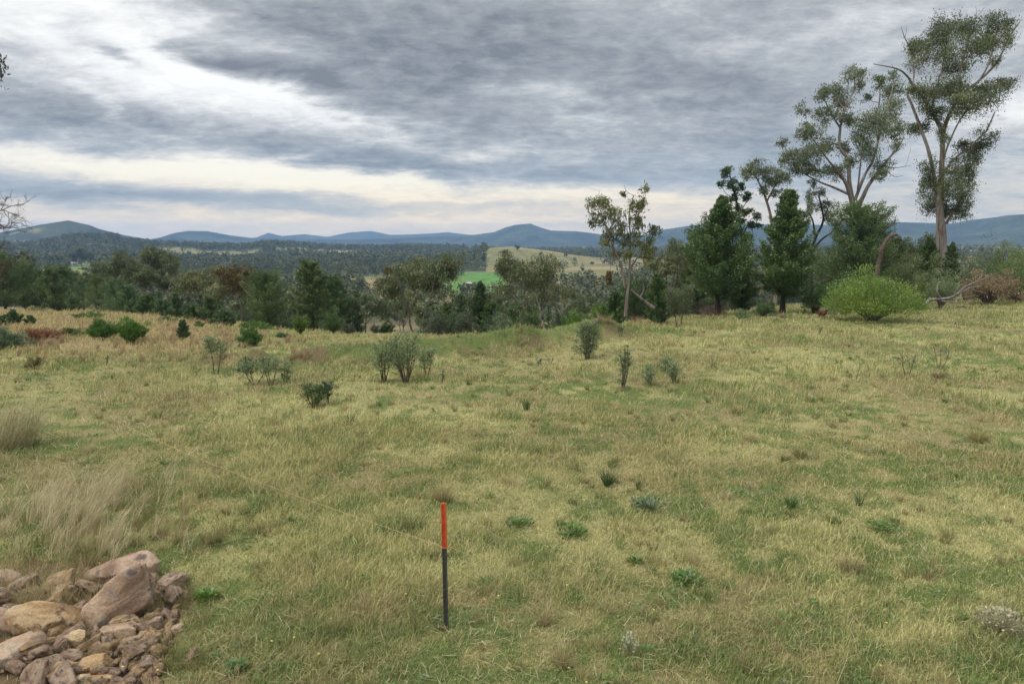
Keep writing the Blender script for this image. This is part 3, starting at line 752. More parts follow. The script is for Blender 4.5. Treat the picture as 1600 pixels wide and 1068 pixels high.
traced_gum('gum_tree', B, 'leaning gum with a tufted grey-green top showing over the pointed dark cypress',
    [([(1212, 488), (1210, 420), (1206, 350), (1198, 315), (1188, 290), (1176, 266)], 5, 1.5, 0), ([(1198, 315), (1210, 292), (1222, 276)], 2.5, .8, .8), ([(1206, 345), (1226, 322), (1236, 305)], 2, .8, -.5)],
    [(1190, 262, 18, 13), (1172, 262, 12, 10), (1206, 284, 13, 11), (1216, 272, 9, 10), (1194, 300, 9, 8), (1166, 274, 7, 7), (1226, 280, 9, 12), (1236, 306, 9, 12), (1214, 304, 8, 8)], GUM_GREY, 7, 1.0)
B = ground_y(1160, 52)
traced_gum('cypress_pine', B, 'tall thin old cypress pine with scattered bright foliage tufts on a dark bare stem',
    [([(1164, 490), (1162, 430), (1160, 380), (1152, 320), (1143, 285), (1138, 262)], 4.2, 1, 0), ([(1160, 370), (1172, 345), (1183, 336)], 1.4, .5, .4), ([(1155, 335), (1166, 316), (1172, 308)], 1.2, .5, -.4),
     ([(1150, 312), (1134, 302), (1128, 290)], 1, .5, .3), ([(1160, 385), (1146, 364), (1140, 350)], 1.2, .5, -.3)],
    [(1134, 270, 8, 8), (1141, 284, 8, 8), (1128, 287, 6, 5), (1154, 293, 8, 7), (1166, 306, 8, 6), (1146, 308, 7, 6), (1168, 330, 8, 6), (1182, 337, 6, 6), (1156, 345, 8, 7), (1174, 350, 6, 6),
     (1143, 335, 7, 7), (1138, 352, 8, 8), (1166, 372, 9, 9), (1152, 324, 6, 6), (1186, 352, 5, 5), (1158, 395, 10, 10)],
    dict(base=(.025, .060, .018), alt=(.065, .115, .030), L=.17, W=.06), 8, 1.7, barkm=B_DARK, droop=-.4, cat='tree')

# ------------------------------------------------------------------ cypress pines. (photo column, base row or None, distance or None, top row, width in px, style, options, label)
def base_of(px, by, Yd):
    if Yd is not None: return ground_y(px, Yd)
    B = ground_at(px, by); c = float(np.interp(px, QK, CREST)) + 2
    return B if B[1] < c + 6 else ground_y(px, c)
CYPS = [
 (1120, 487, None, 306, 104, CYP, dict(clear=.20, shape=.92, top_round=.25, n=190, per=130), 'large cypress pine with a clear black lower trunk, behind the pale-crowned lone sapling'),
 (1222, 492, None, 295, 88, CYP, dict(clear=.18, shape=1.0, top_round=.15, n=200, per=130), 'pointed dense cypress pine on a thick black trunk near the upturned root stump'),
 (1158, 492, None, 398, 52, CYP, dict(clear=.10, shape=.6, top_round=.9, n=110, per=110), 'young cypress pine filling the gap between the two biggest cypress pines'),
 (1330, None, 50, 328, 124, CYP_DEEP, dict(clear=.05, shape=.42, top_round=1.5, n=220, per=150), 'wide bushy dark cypress pine below the spreading gum'),
 (1086, None, 56, 356, 66, CYP_DEEP, dict(clear=.10, shape=.5, top_round=1.2, n=150, per=120), 'dull dark cypress pine pressed against the large clear-trunked cypress'),
 (1026, None, 38, 428, 40, CYP, dict(clear=.03, shape=.55, top_round=1.0, n=90, per=100), 'small bright green cypress behind the leaning dead log'),
 (960, None, 36, 456, 34, CYP, dict(clear=.03, shape=.6, top_round=.9, n=80, per=90), 'small dark conical cypress at the foot of the slender open gum'),
 (490, None, 44, 410, 64, CYP_DEEP, dict(clear=.22, shape=.40, top_round=1.5, n=120, per=90, gap=.15), 'ragged old cypress pine with a black trunk showing through its thin crown'),
 (417, None, 46, 428, 76, CYP_DEEP, dict(clear=.12, shape=.42, top_round=1.6, n=150, per=100), 'broad shadowy cypress pine with several dark stems behind the bright wattle thicket'),
 (524, None, 47, 432, 62, CYP_BLUE, dict(clear=.08, shape=.6, top_round=.9, n=140, per=110), 'neat bluish cypress pine next to the ragged black-trunked one'),
 (547, None, 52, 462, 44, CYP_BLUE, dict(clear=.06, shape=.6, top_round=.9, n=90, per=90), 'shorter cypress half hidden by the neat bluish cypress'),
 (698, None, 46, 478, 36, CYP, dict(clear=.05, shape=.6, top_round=1., n=80, per=90), 'first small cypress beside the mistletoe gum'),
 (722, None, 50, 460, 38, CYP_BLUE, dict(clear=.05, shape=.6, top_round=1., n=80, per=90), 'mid-height cypress in the row below the green paddock'),
 (750, None, 52, 440, 40, CYP_BLUE, dict(clear=.05, shape=.75, top_round=.6, n=100, per=90), 'tallest narrow-topped cypress in front of the green paddock'),
 (768, None, 47, 474, 40, CYP, dict(clear=.04, shape=.55, top_round=1., n=90, per=90), 'bushy cypress between the green paddock and the white-limbed gum'),
 (800, None, 46, 480, 34, CYP_DEEP, dict(clear=.04, shape=.55, top_round=1., n=70, per=90), 'squat dark cypress under the white-limbed gum'),
 (14, None, 66, 398, 66, CYP_DEEP, dict(clear=.10, shape=.45, top_round=1.4, n=130, per=90), 'big dark cypress pine behind the bare leafless twigs'),
 (44, None, 69, 408, 52, CYP_DEEP, dict(clear=.10, shape=.5, top_round=1.3, n=110, per=80), 'dark cypress pine second from the bare leafless twigs'),
 (68, None, 72, 421, 44, CYP_BLUE, dict(clear=.10, shape=.55, top_round=1.2, n=90, per=80), 'bluish cypress pine just below the small grey outbuilding roof'),
 (88, None, 66, 419, 44, CYP_DEEP, dict(clear=.12, shape=.5, top_round=1.3, n=100, per=80), 'dark cypress pine directly in front of the pale farmhouse'),
 (108, None, 72, 417, 44, CYP_BLUE, dict(clear=.10, shape=.55, top_round=1.2, n=100, per=80), 'cypress pine beneath the sunny lawn bank beside the farmhouse'),
 (136, None, 70, 438, 36, CYP_BLUE, dict(clear=.08, shape=.55, top_round=1.2, n=80, per=80), 'low cypress pine whose tip stands against the light green bank'),
 (160, None, 67, 432, 46, CYP_DEEP, dict(clear=.10, shape=.5, top_round=1.3, n=100, per=80), 'round-headed dark cypress under the dense gum grove'),
 (186, None, 62, 438, 46, CYP_BLUE, dict(clear=.08, shape=.5, top_round=1.2, n=100, per=80), 'blue-green cypress behind the pair of bright wattle bushes'),
 (205, None, 58, 446, 44, CYP_BLUE, dict(clear=.06, shape=.6, top_round=1., n=100, per=80), 'full cypress with low branches over the pair of bright wattle bushes'),
 (234, None, 55, 462, 36, CYP, dict(clear=.04, shape=.55, top_round=1., n=80, per=80), 'young green cypress at the edge of the pink dry grass'),
 (258, None, 54, 470, 32, CYP_BLUE, dict(clear=.04, shape=.55, top_round=1., n=70, per=80), 'young blue-green cypress between two greener youngsters'),
 (279, None, 56, 458, 24, CYP, dict(clear=.04, shape=.7, top_round=.6, n=70, per=70), 'slim spire of young cypress beside the pale clearing'),
 (304, None, 50, 478, 32, CYP, dict(clear=.04, shape=.5, top_round=1.2, n=80, per=80), 'rounded young cypress below the orange-tinged gums'),
 (330, None, 49, 464, 34, CYP_DEEP, dict(clear=.04, shape=.5, top_round=1.2, n=80, per=90), 'taller deep green cypress paired with a bluish rounder one'),
 (354, 504, None, 487, 30, CYP_BLUE, dict(clear=.02, shape=.45, top_round=1.4, n=70, per=90), 'round bluish cypress close to the dirt mound'),
 (93, 487, None, 465, 20, CYP, dict(clear=.02, shape=.55, top_round=1., n=60, per=60), 'small bright cypress on the dry slope under the farmhouse trees'),
 (117, 488, None, 466, 26, CYP, dict(clear=.02, shape=.55, top_round=1., n=60, per=60), 'wider small bright cypress next to another on the dry slope'),
 (22, 507, None, 484, 19, CYP_BLUE, dict(clear=.02, shape=.6, top_round=1., n=60, per=70), 'little dark cone cypress alone on the dry slope'),
 (48, 509, None, 494, 15, CYP_BLUE, dict(clear=.01, shape=.5, top_round=1.3, n=50, per=70), 'tiny dumpy cypress between the cone cypress and the wattle pair'),
 (3, 513, None, 494, 18, CYP_BLUE, dict(clear=.02, shape=.5, top_round=1.3, n=50, per=70), 'small blue cypress cut by the picture edge above the grey bush'),
 (287, 531, None, 500, 17, CYP_BLUE, dict(clear=.03, shape=.5, top_round=1.2, n=70, per=80), 'narrow little bluish cypress alone in the pink dry grass'),
 (1388, None, 60, 372, 50, CYP_DEEP, dict(clear=.08, shape=.5, top_round=1.2, n=110, per=90), 'dark cypress behind the curved dead snag'),
 (1440, None, 57, 376, 44, CYP, dict(clear=.06, shape=.5, top_round=1.4, n=100, per=90), 'green cypress wrapped round the foot of the tallest gum'),
 (1475, None, 56, 378, 30, CYP_DEEP, dict(clear=.06, shape=.6, top_round=1.2, n=80, per=90), 'narrow dark cypress hiding the base of the tallest gum'),
]
for i, (px, by, Yd, ty, wpx, sty, opt, lab) in enumerate(CYPS):
    B = base_of(px, by, Yd); h = height_to(px, ty, B); w = width_px(wpx, B)
    r = np.random.default_rng(100 + i); opt = dict(opt); opt.setdefault('leaf', .13 if h > 4 else .085)
    tb, lv = cypress_meshes(h * .98, w * 1.08, r, sty, **opt)
    plant('cypress_pine', B, tb, lv, B_DARK, lab, 'tree', 'cypress pines')

# ------------------------------------------------------------------ ordinary gums. (column, distance, top row, width px, style, bark, options, label)
GUMS = [
 (650, 52, 396, 128, GUM, B_GUM, dict(bare=.36, stems=2, n=27), 'forked mistletoe-laden gum on the crest with pale leaning stems'),
 (842, 50, 388, 116, GUM, B_GUM, dict(bare=.34, stems=2, n=27), 'large white-limbed gum in front of the tan hillside'),
 (885, 62, 428, 60, GUM, B_GUM, dict(bare=.3, n=20), 'thinner gum trailing out beside the large white-limbed gum'),
 (795, 60, 440, 60, GUM_GREY, B_GREY, dict(bare=.3, n=20), 'grey gum between the green paddock and the white-limbed gum'),
 (572, 48, 458, 74, GUM_GREY, B_GREY, dict(bare=.22, n=22), 'low grey gum with dark crooked stems on the crest'),
 (612, 54, 470, 60, GUM_GREY, B_GREY, dict(bare=.25, n=18), 'small grey gum tucked against the mistletoe gum'),
 (338, 64, 420, 86, GUM_OLIVE, B_GUM, dict(bare=.30, n=30), 'olive gum with white dead limbs behind the young cypress row'),
 (380, 62, 416, 62, dict(base=(.085, .070, .022), alt=(.17, .125, .035), L=.24, W=.06), B_GREY, dict(bare=.30, n=24), 'orange-tinged gum heavy with rusty mistletoe'),
 (305, 90, 414, 34, GUM_GREY, B_GREY, dict(bare=.4, n=14), 'distant grey gum over the pale clearing'),
 (164, 84, 409, 62, GUM, B_GREY, dict(bare=.30, n=26), 'dark gum at the lawn end of the dense grove'),
 (196, 82, 400, 66, GUM_GREY, B_GREY, dict(bare=.30, n=26), 'greyer gum second along the dense grove'),
 (228, 80, 394, 76, GUM, B_GUM, dict(bare=.30, n=30), 'highest gum of the dense grove with tufts on top'),
 (262, 78, 402, 66, GUM, B_GUM, dict(bare=.30, n=28), 'gum with bare white limbs at the clearing end of the dense grove'),
 (1043, 52, 372, 70, GUM_OLIVE, B_GREY, dict(bare=.28, n=28), 'olive gum just past the slender open gum'),
 (1066, 58, 362, 66, GUM_GREY, B_GREY, dict(bare=.28, n=26), 'grey-green gum peeping up beside the large clear-trunked cypress'),
 (1006, 56, 432, 50, GUM_GREY, B_GREY, dict(bare=.3, n=18), 'dim low gum behind the leaning dead log'),
 (1405, 66, 360, 70, GUM_GREY, B_GREY, dict(bare=.3, n=24), 'grey gum crown behind the curved dead snag'),
 (1262, 66, 380, 60, GUM, B_GREY, dict(bare=.3, n=22), 'gum filling the space between pointed cypress and bushy cypress'),
 (-64, 15, -60, 240, GUM, B_GUM, dict(bare=.30, n=40), 'gum tree at the picture edge of which only one drooping leaf clump shows'),
]
for i, (px, Yd, ty, wpx, sty, bk, opt, lab) in enumerate(GUMS):
    r = np.random.default_rng(300 + i)
    if px < 0:
        # trunk outside the frame; one bough reaches into it
        B = ground_y(-150, 17); h = 9.
        tipc = at_y(2, 122, 17) - B
        limbs = [(np.array([[0, 0, 0], [.1, 0, 2.2], [.15, .1, 4.4]]), .22, .15), (np.array([[.15, .1, 4.4], [.5, .2, 5.6], [tipc[0] - .8, .1, tipc[2] + 1.0]]), .09, .03), (np.array([[.15, .1, 4.4], [-.8, .3, 6.2], [-1.2, .5, 8]]), .1, .03)]
        clumps = [(tipc[0] - .18, 0, tipc[2] + .02, .36, .42), (tipc[0] - .62, .2, tipc[2] + .35, .5, .55), (tipc[0] - 1.2, .1, tipc[2] + 1.2, .6, .5), (-1.2, .5, 8, .9, .7), (-.5, .3, 7.2, .8, .7), (-2.0, .3, 7.0, .8, .7), (-1.6, .8, 6.2, .7, .6)]
        tb, lv = gum_meshes(limbs, clumps, dict(base=(.045, .055, .025), alt=(.11, .10, .045), L=.12, W=.032), r, 3.2)
    else:
        B = ground_y(px, Yd); h = height_to(px, ty, B); w = width_px(wpx, B)
        limbs, clumps = gum_generic(h, w, r, **opt)
        tb, lv = gum_meshes(limbs, clumps, sty, r, (.75 if Yd < 60 else .7) * (1.4 if px < 600 else 1))
    e = plant('gum_tree', B, tb, lv, bk, lab, 'tree', 'gum trees round the paddock')
    if px == 650: mistletoe(e, B, 612, 457, 7, 13, 2); mistletoe(e, B, 606, 424, 8, 9, 3); mistletoe(e, B, 722, 470, 6, 9, 4)
    if px == 380: mistletoe(e, B, 382, 422, 10, 9, 5); mistletoe(e, B, 383, 456, 10, 14, 6)

# ------------------------------------------------------------------ trees down the slope that nothing tells apart
protos = []
for k in range(5):
    r = np.random.default_rng(500 + k); limbs, clumps = gum_generic(8., 6.2, r, bare=.25, n=22)
    protos.append((gum_meshes(limbs, clumps, [GUM, GUM_GREY, GUM_OLIVE, GUM_GREY, GUM][k] | dict(L=.34, W=.12), r, .36, twig=False), B_GREY))
for k in range(3):
    r = np.random.default_rng(520 + k); protos.append((cypress_meshes(6.5, 3.2, r, [CYP_DEEP, CYP_BLUE, CYP_DEEP][k], clear=.06, shape=.5, top_round=1.2, n=70, per=28, leaf=.26), B_DARK))
src = [None] * 8; r = np.random.default_rng(77); placed = []; made = 0
while made < 150:
    px = r.uniform(-120, 1120) if r.random() < .86 else r.uniform(1120, 1680); Yd = 66 + 210 * r.random() ** 1.3
    c = np.interp(px, QK, CREST)
    if Yd < c + 30: continue
    if 555 < px < 612 and Yd > 75: continue
    if 690 < px < 800 and Yd > 80: continue
    if 880 < px < 960 and Yd > 90: continue
    if 275 < px < 300 and Yd > 90: continue
    if 115 < px < 145 and Yd > 80: continue
    B = ground_y(px, Yd)
    if any((B[0] - q[0]) ** 2 + (B[1] - q[1]) ** 2 < 9 for q in placed): continue
    k = r.integers(8); s = r.uniform(.6, 1.0)
    hmax = height_to(px, 456 if px < 1120 else 385, B)     # the valley shows over them
    hh = (8 if k < 5 else 6.5) * s
    if hh > hmax: s *= max(hmax / hh, .35)
    if px > 1120 and hh > hmax: continue
    lab = 'gum tree among many alike on the wooded slope below the paddock' if k < 5 else 'cypress among many alike on the wooded slope below the paddock'
    grp = 'gum trees on the wooded slope' if k < 5 else 'cypresses on the wooded slope'
    if src[k] is None:
        (tb, lv), bk = protos[k]; src[k] = plant('gum_tree' if k < 5 else 'cypress_pine', B, tb, lv, bk, lab, 'tree', grp); e = src[k]
        e.scale = (s, s, s)
    else: e = copy_plant(src[k], B, lab, (s * r.uniform(.85, 1.2), s * r.uniform(.85, 1.2), s), r.random() * 6.28, grp)
    placed.append(B); made += 1
# ------------------------------------------------------------------ far woods that read as one mass
def woodland(name, n, d0, d1, q0, q1, size, per, cs, seed, label, cut=.35, tone=((.066, .082, .040), (.148, .152, .082))):
    r = np.random.default_rng(seed); lv = Leaves(); C_ = []
    N = n * 3
    d = np.exp(r.uniform(math.log(d0), math.log(d1), N)); q = r.uniform(q0, q1, N); a = np.arctan((q - 800) / K / .99)
    x, y = d * np.sin(a), d * np.cos(a); z = H(x, y)
    f, pad, px, py = region_far(x, y, z)
    keep = (r.random(N) < f) & (f > .08)
    x, y, z = x[keep][:n], y[keep][:n], z[keep][:n]; m = len(x)
    h = size * (.55 + .8 * r.random(m)); wd = h * (.55 + .4 * r.random(m))
    tone_i = r.random(m)
    ps = ball(m * per, r, .45).reshape(m, per, 3)
    pos = np.stack([x, y, z + h * .55], 1)[:, None] + ps * np.stack([wd * .5, wd * .5, h * .48], 1)[:, None]
    dd = (ps + r.normal(size=ps.shape) * .5 + np.array([0, 0, .3])).reshape(-1, 3)
    l = (cs * (.6 + .8 * r.random(m * per))) * np.repeat(h / size, per)
    lv.add(pos.reshape(-1, 3), np.cross(dd, r.normal(size=dd.shape)), l, l * .75, tint(m * per, tone[0], tone[1], r, .16, np.repeat(tone_i, per)), r)
    o = link(name, lv.mesh(name), M_FAR); return tag(o, label, kind='stuff')
woodland('woodland', 5200, 270, 900, -350, 2000, 8.0, 80, 1.15, 1, 'bushland covering the valley sides below the paddock')
woodland('woodland', 13000, 800, 1850, -350, 2000, 9.5, 32, 2.3, 2, 'distant forest over the ridges under the mountains')
# ------------------------------------------------------------------ far buildings
def flat_mat(name, c, rough=.8, sc=2.0, amp=.25):
    def f(nt, o):
        tc = nt.new('ShaderNodeTexCoord'); n = nt.noise(tc.outputs['Object'], sc, 4, .6); k = nt.m('MULTIPLY_ADD', n, amp * 2, 1 - amp)
        b = nt.new('ShaderNodeBsdfPrincipled'); b.inputs['Roughness'].default_value = rough
        nt.l.new(nt.mix(1.0, (*c, 1), nt.xyz(k, k, k), 'MULTIPLY'), b.inputs['Base Color']); nt.l.new(b.outputs[0], o.inputs[0])
    return material(name, f)
M_WALL = flat_mat('pale_wall', (.62, .58, .52)); M_ROOF = flat_mat('pale_roof', (.72, .66, .64)); M_GREYROOF = flat_mat('grey_roof', (.33, .34, .36))
M_PANE = flat_mat('dark_glass', (.04, .05, .06), .2); M_TANW = flat_mat('tan_wall', (.45, .33, .22)); M_DKW = flat_mat('dark_wall', (.10, .10, .11))
def box_mesh(name, x0, x1, y0, y1, z0, z1):
    v_ = [(x, y, z) for x in (x0, x1) for y in (y0, y1) for z in (z0, z1)]
    return raw_mesh(name, v_, [(0, 1, 3, 2), (4, 6, 7, 5), (0, 4, 5, 1), (2, 3, 7, 6), (0, 2, 6, 4), (1, 5, 7, 3)])
def house(name, B, w, dp, h, rh, wall, roof, label, cat, rot=0.):
    e = empty(name, tuple(B), label, cat); e.rotation_euler = (0, 0, rot)
    link('wall', box_mesh('wall', -w / 2, w / 2, -dp / 2, dp / 2, -1.5, h), wall, e)
    ov = .5; a, b = w / 2 + ov, dp / 2 + ov; rdg = max(a - b, a * .3)
    v_ = [(-a, -b, h + .003), (a, -b, h + .003), (a, b, h + .003), (-a, b, h + .003), (-rdg, 0, h + rh), (rdg, 0, h + rh)]
    link('roof', raw_mesh('roof', v_, [(0, 1, 5, 4), (2, 3, 4, 5), (3, 2, 1, 0)], [(1, 2, 5), (3, 0, 4)]), roof, e)
    for k in (-.32, .02, .34):
        link('window', box_mesh('window', w * k - w * .06, w * k + w * .06, -dp / 2 - .04, -dp / 2 + .05, h * .35, h * .8), M_PANE, e)
    link('door', box_mesh('door', w * .17, w * .17 + 1.0, -dp / 2 - .05, -dp / 2 + .04, .05, h * .78), M_DKW, e)
    return e
B = ground_at(95, 413, 200, 700); house('farmhouse', B, width_px(36, B), 9., 2.6, 1.9, M_WALL, M_ROOF, 'pale farmhouse with a low hipped roof on the knoll past the cypress row', 'house', .08)
B = ground_at(57, 414, 200, 700); house('outbuilding', B, width_px(15, B), 6., 1.6, 1.1, M_DKW, M_GREYROOF, 'small grey-roofed outbuilding beside the pale farmhouse', 'building', -.1)
B = ground_at(733, 448, 300, 900); house('shed', B, width_px(9, B), 5., 2.2, .9, M_DKW, M_GREYROOF, 'tiny dark shed standing in the bright green paddock', 'shed', .2)
B = ground_at(913, 381, 800, 2400); house('house', B, width_px(9, B), 9., 2.6, 1.6, M_TANW, M_GREYROOF, 'far-off tan house with a grey roof on the wooded ridge', 'house', 0)
# round shade tree by the farmhouse
B = ground_at(127, 413, 200, 700); r = np.random.default_rng(900); h = height_to(127, 388, B); w = width_px(26, B)
limbs, clumps = gum_generic(h, w, r, bare=.2, n=26); tb, lv = gum_meshes(limbs, clumps, GUM | dict(L=.7, W=.3), r, .22, twig=False)
plant('shade_tree', B, tb, lv, B_GREY, 'round dark shade tree standing beside the pale farmhouse', 'tree')
# paddock trees dotted over the tan hillside
r = np.random.default_rng(903); proto = None
for k, (px, py, hp) in enumerate([(808, 392, 9), (866, 412, 8), (884, 402, 6), (898, 408, 5), (910, 425, 7), (901, 434, 8), (845, 400, 6), (925, 415, 6), (790, 398, 8), (880, 436, 9)]):
    B = ground_at(px, py, 500, 1500); h = width_px(hp, B)
    lab = 'small dark tree among several dotted over the tan hillside'
    if proto is None:
        limbs, clumps = gum_generic(h, h * .9, r, bare=.15, n=18); tb, lv = gum_meshes(limbs, clumps, GUM_GREY | dict(L=1.6, W=.9), r, .06, twig=False)
        proto = plant('paddock_tree', B, tb, lv, B_GREY, lab, 'tree', 'trees dotted over the tan hillside'); h0 = h
    else: copy_plant(proto, B, lab, (h / h0,) * 3, r.random() * 6, 'trees dotted over the tan hillside')
# ------------------------------------------------------------------ the sward: matted blades, thickest in front
def blades(p, L, Wd, lean, head, curl, col, r):
    """ribbons of 5 points: root pair, middle pair, tip"""
    n = len(p); hd = np.stack([np.cos(head), np.sin(head), np.zeros(n)], 1); sd_ = np.stack([-np.sin(head), np.cos(head), np.zeros(n)], 1)
    tw = r.random(n) * 6.28; sw = np.stack([np.cos(tw), np.sin(tw), np.zeros(n)], 1) * .7 + sd_ * .5; sw /= np.linalg.norm(sw, axis=1, keepdims=True)
    up = np.array([0, 0, 1.])
    m = p + (hd * np.sin(lean)[:, None] + up * np.cos(lean)[:, None]) * (L * .55)[:, None]
    l2 = lean + curl
    tip = m + (hd * np.sin(l2)[:, None] + up * np.cos(l2)[:, None]) * (L * .5)[:, None] + sd_ * (r.normal(size=n) * .12 * L)[:, None]
    tip[:, 2] = np.maximum(tip[:, 2], p[:, 2] + .004)
    w = Wd[:, None] * .5
    v_ = np.stack([p - sw * w, p + sw * w, m - sw * w * .8, m + sw * w * .8, tip], 1).reshape(-1, 3)
    b = np.arange(n)[:, None] * 5
    return v_, b + np.array([[0, 1, 3, 2]]), b + np.array([[2, 3, 4]]), np.repeat(col, 5, 0)
class Blades:
    def __init__(s): s.v, s.q, s.t, s.c, s.n = [], [], [], [], 0
    def add(s, *a):
        v_, q, t_, c = blades(*a); s.v.append(v_); s.q.append(q + s.n); s.t.append(t_ + s.n); s.c.append(c); s.n += len(v_)
    def mesh(s, name): return raw_mesh(name, np.vstack(s.v), np.vstack(s.q), np.vstack(s.t), np.vstack(s.c))
def scatter(n, d0, d1, r, power=.62, spread=39.5):
    u = r.random(n); k = 1 - power; d = (d0 ** k + u * (d1 ** k - d0 ** k)) ** (1 / k)
    a = np.radians(r.uniform(-spread, spread, n)); return d * np.sin(a), d * np.cos(a), d
r = np.random.default_rng(40)
def grow(name, n, d0, d1, label, seed):
    r = np.random.default_rng(seed); x, y, d = scatter(n, d0, d1, r)
    # gather into small tufts
    tx, ty, td = scatter(n // 9, d0, d1, r); pick = r.integers(0, n // 9, n); own = r.random(n) < .45
    sp = .045 * (td[pick] / 6) ** .8
    x = np.where(own, x, tx[pick] + r.normal(size=n) * sp); y = np.where(own, y, ty[pick] + r.normal(size=n) * sp); d = np.hypot(x, y)
    yy = y; q = 800 + K * x / np.maximum(yy, .1); c = np.interp(q, QK, CREST)
    z = H(x, y); px, py = to_px(x, y, z)
    keep = (yy < c + 14) & (py < 1120) & (px > -60) & (px < 1660) & ~(in_poly(px, py, ROCK_POLY) & (r.random(n) < .80))
    x, y, z, d = x[keep], y[keep], z[keep], d[keep]; m = len(x); own = own[keep]; pick = pick[keep]
    g, st, so, pk, px, py = near_cover(x, y)
    keep = r.random(m) > so * np.where(in_poly(px, py, ROCK_POLY), .1, .85)
    x, y, z, d, g, st, so, pk, px, py, own, pick = [a[keep] for a in (x, y, z, d, g, st, so, pk, px, py, own, pick)]; m = len(x)
    tv = r.random(n // 9)[pick]; r1 = np.where(own, r.random(m), np.clip(tv + .25 * r.normal(size=m), 0, 1))
    col = cover_colour(g, st, so * 0, pk, r1, r.random(m))
    sc = (d / 6) ** .42
    tall = fbm(x * .55, y * .55, 3, 141); tall = .55 + 1.0 * sst(tall, .42, .72) + pk * .5
    L = (.042 + .075 * r.random(m) ** 1.6) * sc * tall
    Wd = (.0042 + .003 * r.random(m)) * np.maximum(1, d / 6.5) ** .82
    lean = np.clip(.55 + .55 * r.normal(size=m) - .25 * pk, .05, 1.45); wind = .6 + .5 * r.normal(size=m)
    head = np.where(r.random(m) < .30, wind, r.random(m) * 6.283)
    b = Blades(); b.add(np.stack([x, y, z - .004], 1), L, Wd, lean, head, .25 + .65 * r.random(m), col, r)
    o = link(name, b.mesh(name), M_GRASS); tag(o, label, kind='stuff')
grow('grass', 420000, 3.9, 14, 'matted tan and green grass of the near paddock', 41)
grow('grass', 330000, 14, 72, 'short dry grass of the far paddock', 42)

def straw(name, n, d0, d1, seed):
    r = np.random.default_rng(seed); x, y, d = scatter(n, d0, d1, r); z = H(x, y); px, py = to_px(x, y, z)
    keep = (py < 1110) & ~in_poly(px, py, ROCK_POLY) & (y < np.interp(800 + K * x / np.maximum(y, .1), QK, CREST) + 4) & (fbm(x * 1.3, y * 1.3, 3, 171) + .25 * r.random(n) > .52)
    x, y, z, d = x[keep], y[keep], z[keep], d[keep]; m = len(x); b = Blades()
    b.add(np.stack([x, y, z + .02 + .05 * r.random(m)], 1), (.07 + .11 * r.random(m)) * (d / 6) ** .35, (.0034 + .0016 * r.random(m)) * np.maximum(1, d / 7) ** .8, 1.0 + .5 * r.random(m), r.random(m) * 6.283, -.2 + .7 * r.random(m),
          tint(m, (.38, .31, .17), (.60, .52, .30), r, .25), r)
    o = link(name, b.mesh(name), M_GRASS); tag(o, 'loose pale straw lying over the turf', kind='stuff')
straw('straw', 24000, 3.9, 24, 43)
# ------------------------------------------------------------------ tussocks, stalks and low weeds mixed through it
def tussock(b, p, R_, n, hgt, base, alt, r, wid=.004, stiff=.5, wind=None):
    a = r.random(n) * 6.283; rr = R_ * .28 * np.sqrt(r.random(n))
    pos = np.stack([p[0] + np.cos(a) * rr, p[1] + np.sin(a) * rr, np.full(n, p[2] - .01)], 1)
    head = a + r.normal(size=n) * .4
    if wind is not None: head = wind + r.normal(size=n) * .7
    lean = np.clip((.15 + .75 * r.random(n)) * (1.35 - stiff), .03, 1.3)
    b.add(pos, hgt * (.5 + .65 * r.random(n)), np.full(n, wid), lean, head, (.2 + .8 * r.random(n)) * (1.3 - stiff), tint(n, base, alt, r, .3), r)
r = np.random.default_rng(50); b = Blades()
DRY = ((.27, .215, .10), (.46, .385, .20)); OLV = ((.14, .14, .045), (.30, .26, .11)); GRN = ((.075, .12, .028), (.17, .20, .06))
x, y, d = scatter(900, 4.6, 46, r, .45)
for X_, Y_, D_ in zip(x, y, d):
    z = Hs(X_, Y_); px, py = to_px(X_, Y_, z); px, py = float(px), float(py)
    q = np.interp(px, QK, CREST)
    if Y_ > q + 4 or in_poly(np.array([px]), np.array([py]), ROCK_POLY)[0]: continue
    k = r.random(); pal = DRY if k < .5 else OLV if k < .82 else GRN; s = (.55 + .7 * r.random()) * (D_ / 7) ** .2
    tussock(b, (X_, Y_, z), .16 * s, int(46 / max(1, D_ / 14)) + 14, .17 * s, *pal, r, .0032 * max(1, D_ / 7) ** .8, .35 + .4 * r.random())
# taller straw on the left foreground, along the rocks and on the crest at right
def band(n, pxr, pyr, hg, pal, wind=None, wmul=1., cnt=34):
    for _ in range(n):
        px, py = r.uniform(*pxr), r.uniform(*pyr); G = ground_at(px, py)
        if py < 880 and in_poly(np.array([px]), np.array([py]), ROCK_POLY)[0]: continue
        D_ = math.hypot(G[0], G[1]); s = .6 + .7 * r.random()
        tussock(b, G, .17 * s * max(1, D_ / 12) ** .5, cnt, hg * s, *pal, r, .0034 * wmul * max(1, D_ / 7) ** .8, .6, wind)
PALE = ((.40, .335, .19), (.66, .575, .36)); band(62, (-40, 190), (760, 885), .50, PALE, .5, .9, 34); band(14, (60, 170), (780, 860), .75, PALE, .5, .8, 22); band(40, (60, 300), (745, 880), .42, PALE, .4, .9, 26); band(30, (80, 330), (760, 870), .34, DRY, .4, .9, 26); band(40, (10, 260), (800, 890), .30, OLV); band(60, (-20, 280), (885, 1060), .20, OLV, None, .8, 18); band(60, (-20, 150), (880, 960), .34, DRY, None, .7, 18); band(30, (-20, 270), (900, 1040), .28, DRY, None, .7, 12); band(40, (225, 330), (880, 1060), .22, OLV, None, .8, 30); band(30, (230, 430), (770, 850), .25, OLV); band(26, (60, 360), (740, 800), .28, DRY)
